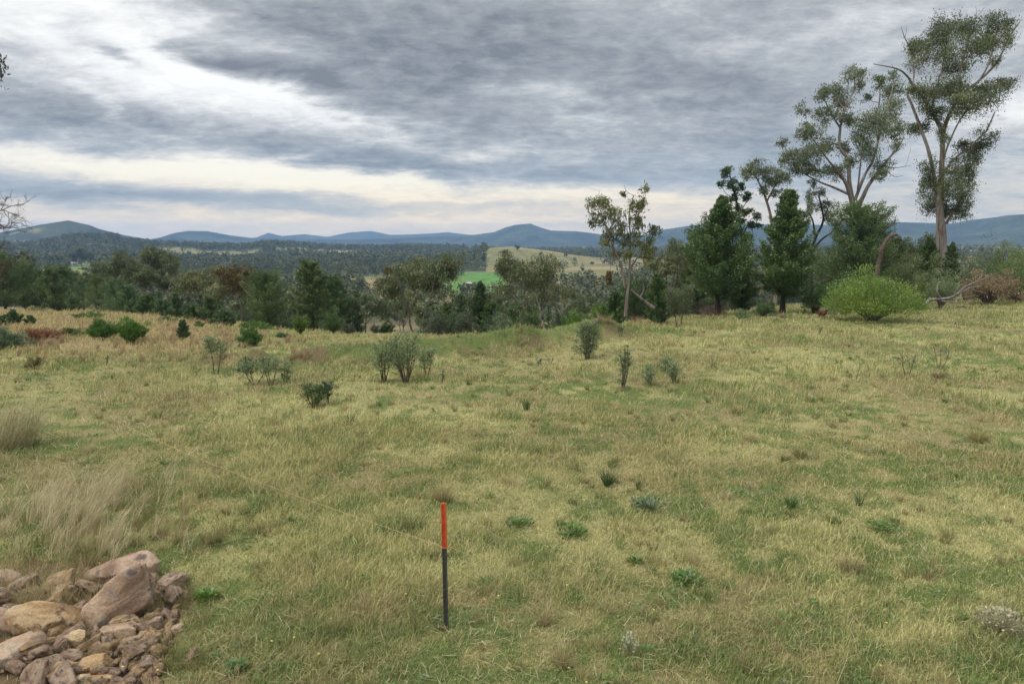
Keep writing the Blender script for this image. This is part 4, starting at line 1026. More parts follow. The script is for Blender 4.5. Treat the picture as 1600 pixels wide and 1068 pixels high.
band(70, (930, 1060), (478, 506), .50, ((.24, .18, .10), (.40, .30, .18)), None, 1.2); band(60, (0, 480), (515, 570), .42, ((.26, .18, .10), (.42, .30, .17)), .4, 1.2)
band(45, (780, 1180), (520, 580), .20, DRY, .3); band(40, (250, 450), (505, 545), .5, ((.30, .20, .12), (.44, .31, .19)), .5, 1.3); band(30, (1080, 1300), (476, 500), .45, ((.22, .18, .09), (.36, .30, .16)), .2, 1.2)
# single seed stalks
n = 620; x, y, d = scatter(n, 4.6, 22, r, .5); z = H(x, y); px, py = to_px(x, y, z); keep = ~in_poly(px, py, ROCK_POLY)
x, y, z, d = x[keep], y[keep], z[keep], d[keep]; n = len(x)
b.add(np.stack([x, y, z], 1), .25 + .38 * r.random(n), .0034 * np.maximum(1, d / 7) ** .6, .15 + .75 * r.random(n), .5 + 1.3 * r.normal(size=n), .1 + .9 * r.random(n), tint(n, (.36, .30, .15), (.52, .45, .25), r), r)
o = link('tussock_grass', b.mesh('tussock_grass'), M_GRASS); tag(o, 'tufts and seed stalks of dry tussock grass through the paddock', kind='stuff')
# low broad-leaved weeds
lv = Leaves(); fl = Leaves(); r = np.random.default_rng(60)
x, y, d = scatter(900, 4.4, 26, r, .35)
for X_, Y_, D_ in zip(x, y, d):
    g, *_r = near_cover(np.array([X_]), np.array([Y_]))
    if r.random() > .25 + .9 * g[0]: continue
    z = Hs(X_, Y_); px, py = to_px(X_, Y_, z)
    if in_poly(np.array([px]), np.array([py]), ROCK_POLY)[0]: continue
    n = r.integers(10, 46); s = .05 + .13 * r.random()
    a = r.random(n) * 6.283; rr = s * np.sqrt(r.random(n)); pos = np.stack([X_ + np.cos(a) * rr, Y_ + np.sin(a) * rr, z + .025 + .05 * r.random(n)], 1)
    dd = np.stack([np.cos(a), np.sin(a), .3 + .8 * r.random(n)], 1) + r.normal(size=(n, 3)) * .3; l = (.018 + .022 * r.random(n)) * max(1, D_ / 9) ** .5
    k = r.random(); pal = ((.06, .14, .022), (.12, .22, .035)) if k < .88 else ((.09, .14, .07), (.15, .20, .11))
    lv.add(pos, dd, l, l * .5, tint(n, *pal, r, .25), r, np.array([0, 0, 1.]))
o = link('weeds', lv.mesh('weeds'), M_LEAF); tag(o, 'small green broad-leaved weeds scattered through the turf', kind='stuff')
x, y, d = scatter(80, 4.6, 15, r, .4); n = len(x)
for X_, Y_ in zip(x, y):
    z = Hs(X_, Y_) + .06 + .06 * r.random(); m = 5; a = np.arange(m) * 1.257
    dd = np.stack([np.cos(a), np.sin(a), np.full(m, .3)], 1); fl.add(np.array([X_, Y_, z]) + dd * .006, dd, .013, .009, tint(m, (.75, .60, .06), (.80, .68, .15), r, .1), r, np.array([0, 0, 1.]))
o = link('wildflowers', fl.mesh('wildflowers'), M_LEAF); tag(o, 'tiny yellow wildflowers dotted in the near grass', kind='stuff')
# ------------------------------------------------------------------ shrubs. (name, column, base row, distance, top row, width px, base/alt colour, options, label)
WATTLE = ((.07, .145, .022), (.17, .27, .05)); BLUEG = ((.085, .135, .07), (.19, .25, .13)); SAGE = ((.115, .170, .070), (.28, .34, .155)); OLSH = ((.085, .125, .035), (.20, .23, .085))
DGRN = ((.04, .095, .025), (.10, .18, .045)); BRN = ((.16, .118, .065), (.33, .245, .14)); RUST = ((.17, .07, .03), (.26, .12, .05))
SHRUBS = [
 ('wattle_bush', 1360, 501, None, 424, 140, ((.095, .175, .026), (.24, .325, .060)), dict(n=200, per=110, leaf=.11, lw=.30, stems=14, low=.14), 'large bright green domed wattle bush before the bushy cypress'),
 ('shrub', 1412, None, 52, 388, 78, OLSH, dict(n=110, per=90, leaf=.12), 'olive shrub rising behind the bright domed wattle bush'),
 ('shrub', 1470, 482, None, 422, 52, SAGE, dict(n=70, per=80, leaf=.09, low=.45), 'grey-leaved shrub standing on pale crooked stems by the fallen branch'),
 ('shrub', 1435, 484, None, 430, 44, OLSH, dict(n=60, per=80, leaf=.09), 'small olive shrub squeezed between the wattle dome and the pale-stemmed shrub'),
 ('dead_leaf_bush', 1546, 476, None, 415, 78, BRN, dict(n=110, per=90, leaf=.13, lw=.4), 'brown dead-leaved bush heaped over the fallen pale branches'),
 ('shrub', 1592, 474, None, 386, 66, ((.09, .15, .035), (.20, .26, .075)), dict(n=140, per=90, leaf=.12), 'tall dull green shrub at the picture edge past the brown bush'),
 ('shrub', 1545, None, 60, 370, 66, ((.09, .14, .045), (.21, .26, .10)), dict(n=120, per=90, leaf=.13), 'wispy grey-green shrub standing above the brown dead-leaved bush'),
 ('shrub', 1505, None, 57, 393, 58, OLSH, dict(n=110, per=80, leaf=.12), 'shrub at the foot of the tallest gum with reddish dry tips'),
 ('shrub', 1570, None, 55, 408, 60, DGRN, dict(n=80, per=80, leaf=.11), 'dark leafy shrub straight behind the brown dead-leaved bush'),
 ('shrub', 1276, 490, None, 436, 56, DGRN, dict(n=80, per=90, leaf=.09), 'dark green shrub between the thick-trunked cypress and the wattle dome'),
 ('shrub', 1318, None, 46, 420, 60, ((.04, .09, .03), (.09, .16, .05)), dict(n=80, per=90, leaf=.10), 'leafy shrub under the bushy cypress, directly behind the wattle dome'),
 ('shrub', 1192, None, 40, 466, 34, DGRN, dict(n=50, per=80, leaf=.08), 'low shrub in the shade between two black cypress trunks'),
 ('shrub', 1160, 500, None, 480, 30, SAGE, dict(n=40, per=60, leaf=.07), 'pale weedy shrub in front of the young gap-filling cypress'),
 ('twiggy_bush', 1112, 496, None, 476, 50, ((.13, .085, .075), (.22, .16, .12)), dict(n=60, per=60, leaf=.10, lw=.12), 'brownish leafless twiggy bush below the clear-trunked cypress'),
 ('wattle_bush', 162, 531, None, 498, 50, ((.05, .12, .02), (.11, .21, .035)), dict(n=100, per=90, leaf=.085, low=.3, stems=9), 'spreading bright wattle bush, the darker of the pair in the dry grass'),
 ('wattle_bush', 207, 536, None, 497, 44, ((.06, .14, .02), (.13, .24, .035)), dict(n=100, per=90, leaf=.085, low=.3, stems=9), 'taller bright wattle bush of the pair in the dry grass'),
 ('wattle_bush', 396, None, 40, 502, 46, WATTLE, dict(n=80, per=80, leaf=.09), 'bright wattle bush under the broad shadowy cypress'),
 ('wattle_bush', 440, None, 34, 522, 26, ((.04, .11, .04), (.09, .18, .07)), dict(n=50, per=70, leaf=.07), 'small sea-green bush on the crest before the ragged cypress'),
 ('wattle_bush', 470, None, 38, 490, 24, ((.07, .14, .02), (.15, .22, .03)), dict(n=50, per=70, leaf=.08), 'yellow-green bush at the foot of the ragged black-trunked cypress'),
 ('wattle_bush', 905, None, 33, 481, 58, WATTLE, dict(n=90, per=80, leaf=.09), 'bright wattle bush on the crest above the green bank'),
 ('wattle_bush', 936, None, 35, 470, 40, ((.07, .15, .025), (.15, .25, .04)), dict(n=70, per=80, leaf=.09), 'bright wattle bush beside the small dark conical cypress'),
 ('wattle_bush', 884, None, 34, 496, 30, ((.06, .13, .02), (.14, .23, .04)), dict(n=50, per=70, leaf=.08), 'low yellowish wattle bush trailing down to the bank'),
 ('shrub', 783, None, 33, 484, 44, BLUEG, dict(n=60, per=70, leaf=.08), 'grey bush with dark stems on the crest below the white-limbed gum'),
 ('shrub', 124, 499, None, 488, 22, DGRN, dict(n=40, per=60, leaf=.07), 'dark low bush beneath the two small bright cypresses'),
 ('shrub', 147, 499, None, 484, 28, WATTLE, dict(n=50, per=60, leaf=.07), 'bright low bush beside the dark low one on the dry slope'),
 ('shrub', 56, 487, None, 478, 24, OLSH, dict(n=30, per=60, leaf=.07), 'pale green scrubby bush on the dry slope edge'),
 ('shrub', 112, 527, None, 512, 38, ((.07, .12, .03), (.14, .19, .06)), dict(n=50, per=70, leaf=.07), 'flat green bush in front of the rusty bracken patch'),
 ('bracken', 62, 531, None, 514, 62, RUST, dict(n=70, per=60, leaf=.09, lw=.25), 'rusty brown bracken patch in the dry grass'),
 ('shrub', 8, 546, None, 514, 52, BLUEG, dict(n=90, per=80, leaf=.08), 'grey-green bush cut by the picture edge beside the bracken'),
 ('shrub', 240, 494, None, 484, 24, OLSH, dict(n=30, per=60, leaf=.07), 'low olive bush at the foot of the young green cypress'),
 ('shrub', 262, 505, None, 494, 34, DGRN, dict(n=40, per=60, leaf=.07), 'green scrub along the edge of the pink dry grass'),
 ('shrub', 312, 514, None, 502, 16, WATTLE, dict(n=30, per=60, leaf=.06), 'little yellow-green bush near the round bluish cypress'),
 ('shrub', 395, 540, None, 506, 44, ((.05, .12, .025), (.12, .21, .045)), dict(n=80, per=80, leaf=.07), 'leafy green bush on the near side of the dirt mound'),
 ('shrub', 53, 577, None, 555, 28, OLV, dict(n=40, per=60, leaf=.08, lw=.12), 'coarse grassy clump on the flat before the wattle pair'),
]
for i, (nm, px, by, Yd, ty, wpx, (ba, al), opt, lab) in enumerate(SHRUBS):
    B = base_of(px, by, Yd); h = height_to(px, ty, B) * .96; w = width_px(wpx, B) * .92; r = np.random.default_rng(700 + i)
    tb, lv = shrub_meshes(h, w, r, ba, al, **opt)
    plant(nm, B, tb, lv, B_TWIG, lab, 'shrub' if nm != 'bracken' else 'bracken', 'shrubs round the paddock', crown='foliage', trunk='stems')

# ------------------------------------------------------------------ saplings in the open paddock. (column, base row, top row, width px, colour, options, label)
SAP = [
 (337, 585, 521, 42, SAGE, dict(stems=2, n=70, bare=.52, spread=.35, leaf=.06), 'leaning sapling with a round leafy head beside the dirt mound'),
 (398, 601, 556, 56, SAGE, dict(stems=3, n=60, bare=.35, leaf=.055), 'sapling with a dark low side bush, first of the three-sapling clump'),
 (423, 602, 545, 34, SAGE, dict(stems=3, n=55, bare=.35, leaf=.05), 'tallest thin sapling in the middle of the three-sapling clump'),
 (446, 598, 564, 24, SAGE, dict(stems=3, n=36, bare=.25, leaf=.05), 'smallest sapling of the three-sapling clump'),
 (491, 637, 596, 34, ((.06, .115, .03), (.13, .19, .06)), dict(stems=5, n=80, bare=.12, leaf=.045, per=34), 'dense leafy low sapling paired with a taller thin one'),
 (512, 629, 584, 20, BLUEG, dict(stems=2, n=44, bare=.25, leaf=.045), 'thin bluish sapling rising behind the dense leafy low one'),
 (600, 596, 530, 46, SAGE, dict(stems=6, n=110, bare=.22, leaf=.05), 'multi-stemmed sapling beside the biggest sapling of the paddock'),
 (634, 598, 512, 58, SAGE, dict(stems=9, n=190, bare=.22, leaf=.05), 'biggest bushy sapling cluster with many grey upright stems'),
 (667, 588, 536, 30, SAGE, dict(stems=2, n=56, bare=.30, leaf=.05), 'small single sapling standing just off the biggest cluster'),
 (690, 600, 572, 10, BLUEG, dict(stems=1, n=10, bare=.1, leaf=.04), 'spindly little sapling past the biggest cluster'),
 (917, 561, 496, 44, ((.08, .125, .055), (.19, .24, .11)), dict(stems=7, n=150, bare=.12, leaf=.065), 'dense dark-stemmed sapling alone below the green bank'),
 (973, 608, 534, 26, ((.085, .125, .055), (.19, .24, .10)), dict(stems=4, n=60, bare=.12, leaf=.045, spread=.35), 'tall narrow sapling with upright dark stems and sparse leaves'),
 (1014, 601, 566, 34, SAGE, dict(stems=5, n=50, bare=.1, leaf=.045), 'low open sapling next to the tall narrow one'),
 (1040, 584, 555, 20, SAGE, dict(stems=3, n=34, bare=.2, leaf=.05), 'small sapling set back behind the low open one'),
 (1052, 598, 556, 26, SAGE, dict(stems=3, n=44, bare=.25, leaf=.05), 'thin sapling at the outer end of the low open group'),
 (1061, 512, 441, 40, ((.10, .13, .06), (.22, .25, .12)), dict(stems=2, n=120, bare=.35, leaf=.085, per=34), 'pale-crowned lone sapling on the rise before the cypress pines'),
 (1417, 588, 543, 34, BLUEG, dict(stems=2, n=24, bare=.3, leaf=.045, per=16), 'sparse sapling with green suckers at its foot beside the brown tuft'),
 (1468, 577, 538, 34, BLUEG, dict(stems=3, n=22, bare=.4, leaf=.04, per=12), 'nearly leafless grey sapling behind the brown tuft'),
 (1338, 592, 561, 12, BLUEG, dict(stems=1, n=5, bare=.5, leaf=.03, per=6), 'bare bent twig sapling alone in the open grass'),
 (1497, 513, 499, 16, BLUEG, dict(stems=3, n=10, bare=.3, leaf=.05, per=10), 'short dark bare twig plant below the fallen branch'),
 (166, 571, 554, 9, BLUEG, dict(stems=1, n=8, bare=.3, leaf=.05, per=12), 'tiny lone seedling on the flat below the wattle pair'),
 (842, 573, 552, 12, BLUEG, dict(stems=2, n=12, bare=.1, leaf=.05, per=14), 'small blue-green seedling in the straw below the bank'),
 (860, 570, 556, 11, ((.12, .08, .05), (.2, .14, .08)), dict(stems=2, n=8, bare=.2, leaf=.04, per=8), 'brown dead twiggy seedling in the straw below the bank'),
 (970, 527, 508, 14, DGRN, dict(stems=2, n=14, bare=.1, leaf=.06, per=16), 'small dark sapling right against the green bank'),
 (1280, 522, 507, 9, DGRN, dict(stems=2, n=10, bare=.1, leaf=.06, per=12), 'little green seedling in the grass before the root stump'),
 (1189, 507, 492, 6, BRN, dict(stems=1, n=4, bare=.5, leaf=.04, per=6), 'short bare stick seedling before the thick-trunked cypress'),
]
for i, (px, by, ty, wpx, (ba, al), opt, lab) in enumerate(SAP):
    B = ground_at(px, by); h = height_to(px, ty, B) * .97; w = width_px(wpx, B); r = np.random.default_rng(800 + i)
    tb, lv = sapling_meshes(h, w * 1.25, r, ba, al, **opt)
    if i == 1:  # its low side bush
        t2, l2 = shrub_meshes(.5, .5, r, (.05, .08, .035), (.12, .15, .06), leaf=.05, n=30, per=50); m_ = width_px(13, B)
        for v_, c_ in zip(l2.v, l2.c): lv.v.append(v_ + np.array([-m_, 0.2, .25])); lv.c.append(c_)
    plant('sapling', B, tb, lv, B_TWIG, lab, 'sapling', 'saplings in the open paddock', crown='foliage', trunk='stems')

# understorey filling the tree belt below the crest
r = np.random.default_rng(88); us = [None] * 4
for i in range(64):
    px = r.uniform(540, 940) if i < 36 else r.uniform(240, 545) if i < 54 else r.uniform(990, 1300); Yd = np.interp(px, QK, CREST) + r.uniform(7, 26); B = ground_y(px, Yd)
    if abs(px - 648) < 30 or abs(px - 846) < 26: continue
    h = min(height_to(px, r.uniform(478, 508) if px < 950 else r.uniform(430, 470), B), 5.); k = i % 4
    lab = 'low bushy understorey shrub in the tree belt beyond the crest'
    if us[k] is None:
        tb, lv = shrub_meshes(2.4, 2.6, r, *[((.035, .075, .028), (.095, .15, .05)), ((.06, .085, .045), (.14, .165, .09)), ((.045, .09, .025), (.11, .18, .045)), ((.05, .07, .04), (.12, .135, .075))][k], n=80, per=70, leaf=.15, low=.1)
        us[k] = plant('shrub', B, tb, lv, B_TWIG, lab, 'shrub', 'understorey shrubs of the tree belt', crown='foliage', trunk='stems'); us[k].scale = (h / 2.4,) * 3
    else: copy_plant(us[k], B, lab, (h / 2.4 * r.uniform(.8, 1.2),) * 2 + (h / 2.4,), r.random() * 6.28, 'understorey shrubs of the tree belt')

# bare fine twigs of a dead tree at the picture edge
def bare_tree(name, B, pts_px, seed, label, spread, depth=4):
    r = np.random.default_rng(seed); tb = Tubes(); e = empty(name, tuple(B), label, 'tree')
    p = np.array([at_y(a, b, B[1]) - B for a, b in pts_px]); p[0] = 0; tb.add(resample(p, 12), np.linspace(.16, .05, 12), 7, .1, r)
    def grow_(p0, d, L, rad, lvl):
        q = p0 + d * L + r.normal(size=3) * .1 * L; tb.add(curve(p0, q, .12, r, 5), np.linspace(rad, rad * .45, 5), 4 if lvl else 5)
        if lvl < depth:
            for _ in range(3 if lvl else 4):
                nd = d + r.normal(size=3) * .55; nd[2] -= .12; nd /= np.linalg.norm(nd); grow_(p0 + (q - p0) * r.uniform(.35, 1), nd, L * r.uniform(.55, .8), rad * .62, lvl + 1)
    rs = resample(p, 12)
    for k in range(5, 12):
        for s_ in range(2):
            a = r.normal() * .9 + (0 if s_ == 0 else 3.1); d = np.array([math.cos(a), math.sin(a) * .6, .25 + .3 * r.random()]); grow_(rs[k], d / np.linalg.norm(d), spread * r.uniform(.7, 1.2), .034, 0)
    link('trunk', tb.mesh('trunk'), B_TWIG, e); return e
B = ground_y(-40, 33); bare_tree('dead_tree', B, [(-40, 560), (-38, 470), (-34, 400), (-28, 335)], 12, 'leafless tree reaching fine dark twigs in at the picture edge', .95, 4)

# ------------------------------------------------------------------ dead wood
def log(name, B, pts, rads, label, cat, branches=(), m=B_DEAD):
    e = empty(name, tuple(B), label, cat); tb = Tubes(); r = np.random.default_rng(len(label))
    p = np.array([at_y(a, b, B[1] + dd) - B for a, b, dd in pts]); k = 5 * len(p); tb.add(resample(p, k), np.interp(np.linspace(0, 1, k), np.linspace(0, 1, len(rads)), rads), 10, .22, r)
    link('trunk', tb.mesh('trunk'), m, e)
    for bp, r0, r1 in branches:
        t2 = Tubes(); q = np.array([at_y(a, b, B[1] + dd) - B for a, b, dd in bp]); k = 4 * len(q); t2.add(resample(q, k), np.linspace(r0, r1, k), 7, .2, r); link('branch', t2.mesh('branch'), m, e)
    return e
B = ground_y(1370, 47); log('dead_snag', B, [(1366, 486, 0), (1369, 440, 0), (1373, 412, 0), (1379, 388, 0), (1388, 372, 0), (1397, 367, 0), (1403, 367, 0)], [.20, .185, .17, .15, .13, .11, .085],
    'curved weathered dead snag hooking over behind the wattle dome', 'dead tree', [([(1378, 392, 0), (1374, 380, .2)], .07, .03)], B_TWIG)
B = ground_y(1462, 43); log('fallen_branch', B, [(1450, 468, 0), (1470, 467, 0), (1490, 463, 0), (1508, 448, .2), (1526, 440, .4), (1548, 431, .8)], [.10, .085, .07, .05, .035, .015],
    'bleached fallen branch lying against the brown dead-leaved bush', 'fallen branch', [([(1470, 467, 0), (1464, 455, 0), (1466, 444, .1), (1470, 440, .1)], .07, .04), ([(1492, 462, 0), (1510, 452, -.3), (1532, 446, -.3)], .06, .02), ([(1452, 468, 0), (1446, 474, -.2)], .10, .06), ([(1508, 448, .2), (1518, 452, .3), (1540, 458, .2)], .045, .015), ([(1490, 463, 0), (1500, 440, .2), (1518, 424, .4)], .03, .01), ([(1480, 466, .1), (1502, 464, -.2), (1530, 462, -.4)], .035, .012), ([(1526, 440, .4), (1534, 430, .6), (1538, 418, .7)], .025, .008), ([(1470, 470, -.3), (1496, 472, -.4), (1520, 468, -.5)], .05, .02)])
B = ground_y(1005, 36.5); log('leaning_log', B, [(985, 452, 0), (1000, 465, 0), (1012, 474, 0), (1023, 482, -.2)], [.05, .07, .09, .10], 'dark leaning dead log beside the slender open gum', 'log', [([(1000, 465, 0), (1006, 452, .2), (1004, 440, .3)], .04, .015)], B_GREY)
# upturned root stump
B = ground_at(1284, 497); e = empty('root_stump', tuple(B), 'reddish brown upturned root stump on the grass by the thick-trunked cypress', 'stump'); r = np.random.default_rng(5)
tb = Tubes(); tb.add(resample([(-.05, 0, -.05), (0, 0, .16), (.06, 0, .34)], 8), np.linspace(.20, .17, 8), 10, .3, r); m_ = bark('red_dead_wood', [(.3, (.035, .015, .01)), (.55, (.13, .06, .035)), (.8, (.27, .15, .09))], 9, 2); link('stump', tb.mesh('stump'), m_, e)
for k in range(9):
    a = k * .7; d = np.array([math.cos(a), math.sin(a) * .7, .15 + .5 * r.random()]); t2 = Tubes(); p0 = np.array([0, 0, .12 + .2 * r.random()])
    t2.add(curve(p0, p0 + d * (.28 + .22 * r.random()), .25, r, 6), np.linspace(.075, .02, 6), 6, .3, r); link('root', t2.mesh('root'), m_, e)
# ------------------------------------------------------------------ survey picket and its string line
def picket_mat(name, stops, sc=40, rough=.55, metal=0.):
    def f(nt, o):
        tc = nt.new('ShaderNodeTexCoord'); n = nt.noise(tc.outputs['Object'], sc, 6, .7); c = nt.ramp(n, stops)
        b = nt.new('ShaderNodeBsdfPrincipled'); nt.l.new(c, b.inputs['Base Color']); b.inputs['Roughness'].default_value = rough; b.inputs['Metallic'].default_value = metal
        bp = nt.new('ShaderNodeBump'); bp.inputs['Strength'].default_value = .3; bp.inputs['Distance'].default_value = .002; nt.l.new(n, bp.inputs['Height']); nt.l.new(bp.outputs[0], b.inputs['Normal'])
        nt.l.new(b.outputs[0], o.inputs[0])
    return material(name, f)
M_STEEL = picket_mat('black_steel', [(.3, (.022, .022, .020)), (.55, (.06, .057, .05)), (.72, (.16, .15, .13))]); M_ORANGE = picket_mat('orange_paint', [(.30, (.06, .045, .04)), (.355, (.36, .05, .015)), (.45, (.50, .070, .016)), (.8, (.60, .12, .035))], 34, .6)
PB = ground_at(697, 981); PH = height_to(697, 785, PB)
picket = empty('star_picket', tuple(PB), 'black steel star picket with an orange painted top standing in the grass', 'picket')
picket.rotation_euler = (R(.4), R(-.3), R(8))
def y_section(name, z0, z1, g, mat, holes=False):
    """three-flanged star section"""
    prof_ = []
    for k, (ang, ln) in enumerate(((90, .027), (210, .0245), (330, .0245))):
        a = R(ang); d = np.array([math.cos(a), math.sin(a)]); s_ = np.array([-d[1], d[0]]); th = .0032 + g
        prof_ += [d * .006 + s_ * -th, d * (ln + g) - s_ * th, d * (ln + g) + s_ * th, d * .006 + s_ * th]
    prof_ = np.array(prof_); n = len(prof_); zs = np.linspace(z0, z1, 12)
    v_ = np.vstack([np.column_stack([prof_, np.full(n, z)]) for z in zs]); q = [(i * n + j, i * n + (j + 1) % n, (i + 1) * n + (j + 1) % n, (i + 1) * n + j) for i in range(11) for j in range(n)]
    me = bpy.data.meshes.new(name); me.from_pydata(v_.tolist(), [], q + [tuple(range(n))[::-1], tuple(range(11 * n, 12 * n))]); me.update()
    return link(name, me, mat, picket)
zp = PH * (1 - .345); y_section('post', -.35, PH - .004, 0, M_STEEL); y_section('painted_top', zp, PH, .0016, M_ORANGE)
tb = Tubes()
zt = height_to(697, 853, PB); a = np.linspace(0, 6.283, 14); tb.add(np.stack([.030 * np.cos(a), .030 * np.sin(a), zt + .004 * np.sin(2 * a)], 1), np.full(14, .0026), 6)
tb.add(resample([(.028, -.01, zt), (.05, -.02, zt + .012), (.062, -.03, zt - .02)], 6), np.full(6, .0022), 5)
link('string_knot', tb.mesh('string_knot'), picket_mat('string_orange', [(.3, (.45, .18, .08)), (.7, (.6, .3, .15))]), picket)
E_ = ground_at(176, 662); S0 = PB + np.array([-.03, 0, zt]); L_ = 40; tt = np.linspace(0, 1, L_)[:, None]
line = S0 + (E_ + np.array([0, 0, .10]) - S0) * tt; line[:, 2] -= .10 * np.sin(np.pi * tt[:, 0])
line[:, 2] = np.maximum(line[:, 2], H(line[:, 0], line[:, 1]) + .10)
tb = Tubes(); tb.add(line - PB, np.linspace(.0019, .0028, L_), 6); M_STRING = picket_mat('pale_string', [(.3, (.40, .27, .14)), (.7, (.52, .37, .20))])
so = link('string_line', tb.mesh('string_line'), M_STRING); so.location = tuple(PB); tag(so, 'taut pale orange string line running off the orange-topped picket', 'string')

# ------------------------------------------------------------------ rocks
bm = bmesh.new(); bmesh.ops.create_icosphere(bm, subdivisions=5, radius=1); bm.verts.ensure_lookup_table()
ICO = np.array([q.co[:] for q in bm.verts]); ICO_T = np.array([[q.index for q in f.verts] for f in bm.faces]); bm.free()
bm = bmesh.new(); bmesh.ops.create_icosphere(bm, subdivisions=3, radius=1); bm.verts.ensure_lookup_table()
ICO3 = np.array([q.co[:] for q in bm.verts]); ICO3_T = np.array([[q.index for q in f.verts] for f in bm.faces]); bm.free()
def noise3(p, s): return fbm(p[:, 0] * s + p[:, 2] * s * .7 + 3, p[:, 1] * s - p[:, 2] * s * .6 + 7, 4, 201) - .5
def rock_mesh(name, dims, r, small=False, planes=None):
    base, tri = (ICO3, ICO3_T) if small else (ICO, ICO_T)
    k = planes or r.integers(8, 12); nrm = r.normal(size=(k, 3)); nrm[:6] = np.vstack([np.eye(3), -np.eye(3)]) + r.normal(size=(6, 3)) * .28
    nrm /= np.linalg.norm(nrm, axis=1, keepdims=True); dist = r.uniform(.60, .95, k); dist[:6] = r.uniform(.62, .82, 6)
    dp = base @ nrm.T; rad = np.minimum(np.where(dp > .05, dist / np.maximum(dp, .05), 9), 1.10)
    p_ = 90.; rad = (np.sum(rad ** -p_, axis=1)) ** (-1 / p_)                      # softly rounded plane cuts
    v_ = base * rad[:, None]; seed = r.random(3) * 50
    v_ = v_ * (1 + .05 * noise3(v_ + seed, 1.7) + .06 * noise3(v_ + seed, 5) + .06 * noise3(v_ + seed, 16))[:, None]
    q_ = noise3(v_ + seed + 9, 1.3) * 9; fr = q_ - np.floor(q_); v_ = v_ * (1 + .030 * (np.floor(q_) + sst(fr, .38, .62)))[:, None]
    if not small:   # bedding layers of sandstone
        lay = np.sin((v_[:, 2] + .25 * v_[:, 0] + .12 * noise3(v_ + seed, 2)) * 13); v_ = v_ * (1 + .012 * np.tanh(lay * 3))[:, None]
    return raw_mesh(name, v_ * np.array(dims) * .5 * 1.25, tris=tri, smooth=True)
def rock_mat(name, a, b, c, lich):
    def f(nt, o):
        tc = nt.new('ShaderNodeTexCoord'); oi = nt.new('ShaderNodeObjectInfo'); off = nt.new('ShaderNodeVectorMath', operation='ADD')
        nt.l.new(tc.outputs['Object'], off.inputs[0]); k = nt.m('MULTIPLY', oi.outputs['Random'], 37.); nt.l.new(nt.xyz(k, k, k), off.inputs[1]); P_ = off.outputs[0]
        n = nt.noise(P_, 2.6, 6, .62, .4); n2 = nt.noise(P_, 9, 6, .7); n3 = nt.noise(P_, 55, 4, .7); c1 = nt.ramp(n, [(.30, a), (.48, b), (.66, c)])
        c2 = nt.mix(nt.m('MULTIPLY', nt.sstep(n2, .54, .64), .65), c1, lich); dk = nt.m('MULTIPLY_ADD', n3, 1.3, .35); c3 = nt.mix(1., c2, nt.xyz(dk, dk, dk), 'MULTIPLY')
        c4 = nt.mix(nt.m('MULTIPLY', nt.sstep(nt.noise(P_, 4.5, 4, .6),   .56, .64), .75), c3, (.055, .045, .042))
        b_ = nt.new('ShaderNodeBsdfPrincipled'); nt.l.new(c4, b_.inputs['Base Color']); b_.inputs['Roughness'].default_value = .88; b_.inputs['Specular IOR Level'].default_value = .25
        bp = nt.new('ShaderNodeBump'); bp.inputs['Strength'].default_value = 1.0; bp.inputs['Distance'].default_value = .03; nt.l.new(nt.m('ADD', n2, nt.m('MULTIPLY', n3, .35)), bp.inputs['Height'])
        nt.l.new(bp.outputs[0], b_.inputs['Normal']); nt.l.new(b_.outputs[0], o.inputs[0])
    return material(name, f)
RK_BROWN = rock_mat('brown_sandstone', (.13, .082, .055), (.29, .19, .125), (.45, .335, .23), (.28, .265, .23)); RK_ORANGE = rock_mat('orange_sandstone', (.17, .095, .045), (.37, .24, .12), (.50, .38, .23), (.31, .285, .24)); RK_PINK = rock_mat('pinkish_sandstone', (.16, .10, .068), (.33, .225, .155), (.48, .365, .265), (.30, .285, .25))
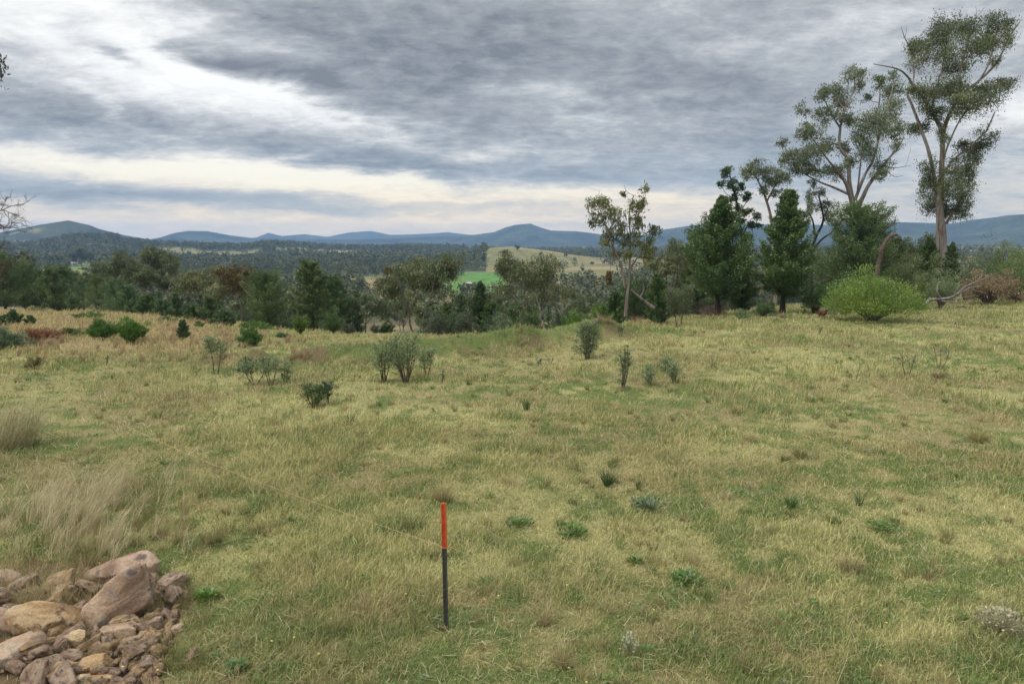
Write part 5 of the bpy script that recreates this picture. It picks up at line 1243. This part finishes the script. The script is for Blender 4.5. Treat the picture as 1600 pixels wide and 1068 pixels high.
# (centre column, row, length px, thickness px, tilt deg clockwise on screen, depth factor, lift m, material, label)
ROCKS = [
 (178, 958, 150, 66, -42, .8, .16, RK_BROWN, 'largest slab of brown sandstone propped diagonally across the rock pile'),
 (185, 900, 100, 60, -25, .9, .05, RK_PINK, 'pinkish boulder half covered by grass behind the diagonal slab'),
 (196, 874, 60, 22, -12, .8, .02, RK_BROWN, 'flat brown rock under the straw at the back of the pile'),
 (84, 978, 96, 62, 12, .9, .06, RK_ORANGE, 'blocky orange boulder with a dark stained face'),
 (104, 1004, 58, 30, -14, .8, .10, RK_ORANGE, 'wedge of orange rock leaning on the blocky orange boulder'),
 (94, 925, 58, 34, -20, .8, .02, RK_PINK, 'rounded pinkish rock between dry grass and the blocky boulder'),
 (40, 922, 62, 28, 6, .8, .0, RK_BROWN, 'long low rock partly hidden in dry grass'),
 (4, 902, 34, 30, 0, .9, .0, RK_PINK, 'pink rock at the picture edge under the straw'),
 (12, 985, 66, 56, 18, .9, .03, RK_PINK, 'pale rough boulder at the picture edge above the flat slab'),
 (18, 1032, 86, 48, -14, .9, .06, RK_BROWN, 'flat-topped brown slab at the picture corner'),
 (2, 945, 34, 34, 0, .9, .0, RK_PINK, 'grey-pink rock cut by the picture edge'),
 (186, 998, 66, 46, -8, .9, .08, RK_BROWN, 'layered purple-brown block below the diagonal slab'),
 (274, 932, 42, 30, 4, .9, .03, RK_BROWN, 'squarish brown rock at the grassy edge of the pile'),
 (140, 1042, 66, 28, -12, .8, .10, RK_ORANGE, 'yellow-orange plate of rock lowest in the pile'),
 (90, 1050, 60, 30, -16, .8, .08, RK_ORANGE, 'orange rock next to the yellow-orange plate'),
 (60, 1036, 54, 30, 14, .8, .05, RK_PINK, 'greyish rock under the blocky orange boulder'),
 (232, 978, 44, 20, -38, .7, .06, RK_BROWN, 'thin leaning brown flake by the grey stick'),
 (194, 1012, 58, 22, -18, .8, .12, RK_BROWN, 'tan flake lying over the layered block'),
 (144, 1014, 44, 22, -30, .8, .06, RK_BROWN, 'small brown rock under the tip of the diagonal slab'),
 (262, 986, 44, 24, -25, .8, .03, RK_PINK, 'pinkish flat rock on the grassy margin'),
 (286, 1028, 52, 16, -48, .8, -.02, RK_PINK, 'narrow pink rock sunk into the turf beside the pile'),
 (148, 1064, 60, 22, -10, .8, .08, RK_ORANGE, 'orange slab at the picture base'), (240, 1006, 26, 22, 0, 1, .06, RK_ORANGE, 'pale yellow stone by the end of the grey stick'),
]
def place_rock(px, py, lp, tp, tilt, df, lift, mat, label, r, small=False, group='rocks of the pile', name='rock', src=None):
    G = ground_at(px, py); m = math.hypot(G[0], G[1], G[2] - 3.6) / K; L, T = lp * m, tp * m
    T *= .74; df *= .62; lift *= .55; L *= .94
    me = src or rock_mesh('rock', (L * .95, L * .5 * df + T * .5 * df, T), r, small)
    o = link(name, me, mat); o.location = (G[0], G[1], G[2] + lift + T * .16 - (.0 if small else .07))
    if src: o.scale = (L, (L + T) * .5 * df, T)
    o.rotation_euler = (r.normal() * .12 + .15, R(-tilt) * -1 * .9 if not small else r.normal() * .25, r.normal() * .3 if not small else r.random() * 6.28); tag(o, label, 'rock', group); return o
r = np.random.default_rng(66)
for rk in ROCKS: place_rock(*rk, r)
stones = [rock_mesh('rock', (1, 1, 1), r, True, 10) for _ in range(7)]
for s_ in stones: s_.materials.append(RK_BROWN)
stones_o = [rock_mesh('rock', (1, 1, 1), r, True, 10) for _ in range(6)]
for s_ in stones_o: s_.materials.append(RK_ORANGE)
mids = [(rock_mesh('rock', (1, 1, 1), r), m_) for m_ in (RK_BROWN, RK_ORANGE, RK_PINK, RK_BROWN, RK_ORANGE)]
for me_, m_ in mids: me_.materials.append(m_)
k = 0
while k < 46:
    px, py = r.uniform(-20, 285), r.uniform(890, 1085)
    if not in_poly(np.array([px]), np.array([py]), ROCK_POLY)[0] or (px < 150 and py < 905): continue
    lp = r.uniform(24, 50); me_, m_ = mids[r.integers(5)]
    place_rock(px, py, lp, lp * r.uniform(.4, .7), 0, r.uniform(.9, 1.5), r.uniform(.02, .08), None, {RK_BROWN: 'middling brown angular rock wedged between the big rocks', RK_ORANGE: 'middling orange angular rock wedged between the big rocks', RK_PINK: 'middling pinkish angular rock wedged between the big rocks'}[m_], r, True, 'middling rocks of the pile', 'rock', me_); k += 1
k = 0
while k < 210:
    if k < 140: px, py = r.uniform(150, 290), r.uniform(945, 1075)
    else: px, py = r.uniform(-20, 290), r.uniform(890, 1090)
    if not in_poly(np.array([px]), np.array([py]), [(150, 990), (210, 960), (250, 945), (285, 950), (272, 1000), (258, 1045), (235, 1110), (60, 1110), (-30, 1090), (-30, 900), (140, 900)])[0]: continue
    lp = 8 + 20 * r.random() ** 1.6; org = r.random() < .45
    place_rock(px, py, lp, lp * r.uniform(.45, .8), 0, r.uniform(.8, 1.3), r.uniform(-.01, .06), None, ('small orange stone among the rubble round the big rocks' if org else 'small brown stone among the rubble round the big rocks'), r, True, 'small stones of the rubble', 'stone', stones_o[r.integers(6)] if org else stones[r.integers(7)]); k += 1
B = ground_at(206, 992); tb = Tubes(); tb.add(resample([at_y(201, 972, B[1] + .05) - B + np.array([0, 0, .07]), at_y(207, 990, B[1]) - B + np.array([0, 0, .08]), at_y(214, 1008, B[1] - .05) - B + np.array([0, 0, .06])], 8), np.linspace(.022, .016, 8), 8, .2, r)
so = link('stick', tb.mesh('stick'), B_DEAD); so.location = tuple(B); tag(so, 'short bleached grey stick lying on the rubble', 'stick')
B = ground_at(1504, 481); tb = Tubes(); tb.add(resample([(-.4, 0, .08), (0, .03, .10), (.35, 0, .07)], 8), np.linspace(.06, .05, 8), 8, .2, r); so = link('log', tb.mesh('log'), B_DEAD); so.location = tuple(B); tag(so, 'short pale log end in the grass in front of the fallen branch', 'log')

# ------------------------------------------------------------------ single tufts and weeds one can point at
def tuft(name, px, by, R_px, h_px, n, pal, label, cat, seed, wid=.005, stiff=.8, wind=None, grp='large grass tufts of the paddock'):
    r = np.random.default_rng(seed); G = ground_at(px, by); m = math.hypot(G[0], G[1]) / K; b = Blades()
    tussock(b, (0, 0, 0), R_px * m, n, h_px * m * 1.15, *pal, r, wid, stiff, wind); o = link(name, b.mesh(name), M_GRASS); o.location = tuple(G); return tag(o, label, cat, grp)
RUSH = ((.035, .085, .028), (.085, .15, .05))
tuft('rush', 950, 760, 20, 32, 190, RUSH, 'dark green spiky rush tuft in the middle of the paddock', 'rush', 1, .005, .8)
tuft('rush', 998, 764, 10, 22, 70, RUSH, 'smaller rush tuft beside the dark spiky one', 'rush', 2, .005, .78)
tuft('rush', 1236, 796, 16, 30, 120, ((.05, .12, .03), (.11, .19, .06)), 'bright upright rush tuft nearer the camera', 'rush', 3, .005, .8)
tuft('rush', 1342, 790, 9, 30, 50, RUSH, 'slim tall rush tuft with few blades', 'rush', 4, .005, .85)
tuft('rush', 823, 641, 14, 20, 80, ((.06, .12, .035), (.13, .19, .07)), 'green rush tuft among the straw mid paddock', 'rush', 5, .011, .9)
tuft('rush', 747, 709, 9, 14, 50, RUSH, 'small green rush tuft near the tan tussock', 'rush', 6, .008, .9)
tuft('tussock', 690, 782, 28, 40, 220, DRY, 'tan fountain-shaped tussock right behind the picket', 'tussock', 7, .0042, .45)
tuft('tussock', 1528, 690, 26, 24, 200, ((.22, .19, .07), (.42, .36, .15)), 'yellowish broad tussock in the open grass below the sparse saplings', 'tussock', 8, .007, .4)
tuft('tussock', 6, 700, 120, 80, 800, ((.25, .24, .12), (.50, .44, .26)), 'huge windblown tussock at the picture edge, leaning over', 'tussock', 9, .006, .25, .2)
tuft('tussock', 1250, 716, 22, 22, 140, OLV, 'olive tussock with a dark base up the slope from the bright rush', 'tussock', 10, .006, .5)
tuft('tussock', 330, 850, 34, 30, 240, ((.14, .15, .05), (.32, .29, .13)), 'soft green-tan tussock beside the rocks', 'tussock', 11, .004, .45)
tuft('tussock', 850, 975, 24, 40, 170, DRY, 'tan tussock in the front grass past the picket', 'tussock', 12, .0038, .5)
tuft('tussock', 1330, 895, 26, 34, 170, ((.24, .18, .10), (.40, .32, .18)), 'brown-tan tussock up in the weedy front grass', 'tussock', 13, .004, .5)
tuft('tussock', 880, 1040, 30, 44, 180, DRY, 'straw tussock at the base of the picture', 'tussock', 14, .0038, .5)
tuft('tussock', 526, 990, 30, 36, 180, ((.15, .16, .05), (.36, .32, .14)), 'green-yellow tussock between the rocks and the picket', 'tussock', 15, .0038, .5)
tuft('tussock', 1466, 592, 26, 14, 130, ((.13, .08, .045), (.24, .17, .09)), 'brown low tuft under the sparse saplings', 'tussock', 16, .010, .4)
tuft('tussock', 640, 828, 20, 26, 110, OLV, 'olive tussock close behind the string line', 'tussock', 17, .004, .5)
tuft('tussock', 1150, 645, 20, 16, 110, ((.30, .26, .11), (.44, .37, .18)), 'pale yellow tussock mid paddock below the low open sapling', 'tussock', 18, .008, .5)
tuft('tussock', 690, 984, 14, 14, 90, OLV, 'short olive tuft gathered round the foot of the picket', 'tussock', 19, .0036, .4)
def weed(px, by, s_px, n, pal, label, seed, leafl=.05, tall=.1, lw=.42):
    r = np.random.default_rng(seed); G = ground_at(px, by); m = math.hypot(G[0], G[1]) / K; s = s_px * m; lv = Leaves()
    a = r.random(n) * 6.283; rr = s * np.sqrt(r.random(n)); pos = np.stack([np.cos(a) * rr, np.sin(a) * rr, .03 + tall * r.random(n) * (1 - .6 * rr / s)], 1)
    dd = np.stack([np.cos(a), np.sin(a), .3 + .9 * r.random(n)], 1) + r.normal(size=(n, 3)) * .3; l = leafl * (.6 + .7 * r.random(n)); lv.add(pos, dd, l, l * lw, tint(n, *pal, r, .3), r, np.array([0, 0, 1.]))
    st = np.stack([np.zeros(n), np.zeros(n), np.full(n, .01)], 1); dv = pos - st; lv.add(st + dv * .5, dv, np.linalg.norm(dv, axis=1), .004, tint(n, *pal, r, .3), r)
    o = link('weed', lv.mesh('weed'), M_LEAF); o.location = tuple(G); tag(o, label, 'weed', 'leafy weeds of the front grass')
WG = ((.045, .12, .018), (.11, .21, .03)); WB = ((.05, .10, .04), (.11, .17, .08))
weed(1012, 795, 30, 190, WB, 'broad bluish-green weed patch past the dark rush tufts', 1, .06, .16); weed(895, 838, 26, 170, WG, 'dark leafy weed clump up the slope from the picket', 2, .06, .18)
weed(1075, 908, 28, 200, WG, 'bright green weed mat in the front grass', 3, .05, .08); weed(812, 820, 24, 140, WG, 'low bright weed patch behind the picket', 4, .05, .08)
weed(992, 880, 14, 90, WG, 'small dark weed rosette between the clumps', 5, .05, .06); weed(320, 935, 20, 130, ((.07, .17, .02), (.15, .27, .04)), 'vivid green weed at the edge of the rocks', 6, .05, .1)
weed(1378, 828, 22, 130, WG, 'bright weed patch above the brown-tan tussock', 7, .05, .08); weed(372, 1052, 16, 60, ((.05, .14, .03), (.11, .21, .05)), 'broad-leaved weed at the picture base near the rocks', 8, .07, .12)
weed(1566, 985, 34, 420, ((.27, .24, .14), (.44, .39, .27)), 'pale seedy weed covered in cream seed heads', 9, .028, .22, .8)
weed(983, 1020, 16, 110, ((.20, .23, .11), (.42, .40, .28)), 'slender weed dotted with white seed heads', 10, .024, .22, .8)
# ------------------------------------------------------------------ haze: one closed box of even, pale air
def haze_build(nt, o):
    pv = nt.new('ShaderNodeVolumePrincipled'); pv.inputs['Color'].default_value = (.36, .60, .98, 1)
    pv.inputs['Density'].default_value = HAZE_DENSITY; pv.inputs['Anisotropy'].default_value = 0.2
    nt.l.new(pv.outputs[0], o.inputs['Volume'])
HAZE_DENSITY = 0.00015
me = bpy.data.meshes.new('haze'); bm = bmesh.new(); bmesh.ops.create_cube(bm, size=1.0)
for q in bm.verts: q.co = Vector((q.co.x * 15200, q.co.y * 15200, 170.0 if q.co.z > 0 else -72.0))
bm.to_mesh(me); bm.free()
hz = link('haze', me, material('haze_air', haze_build)); tag(hz, 'thin blue haze filling the air of the valley', kind='stuff')
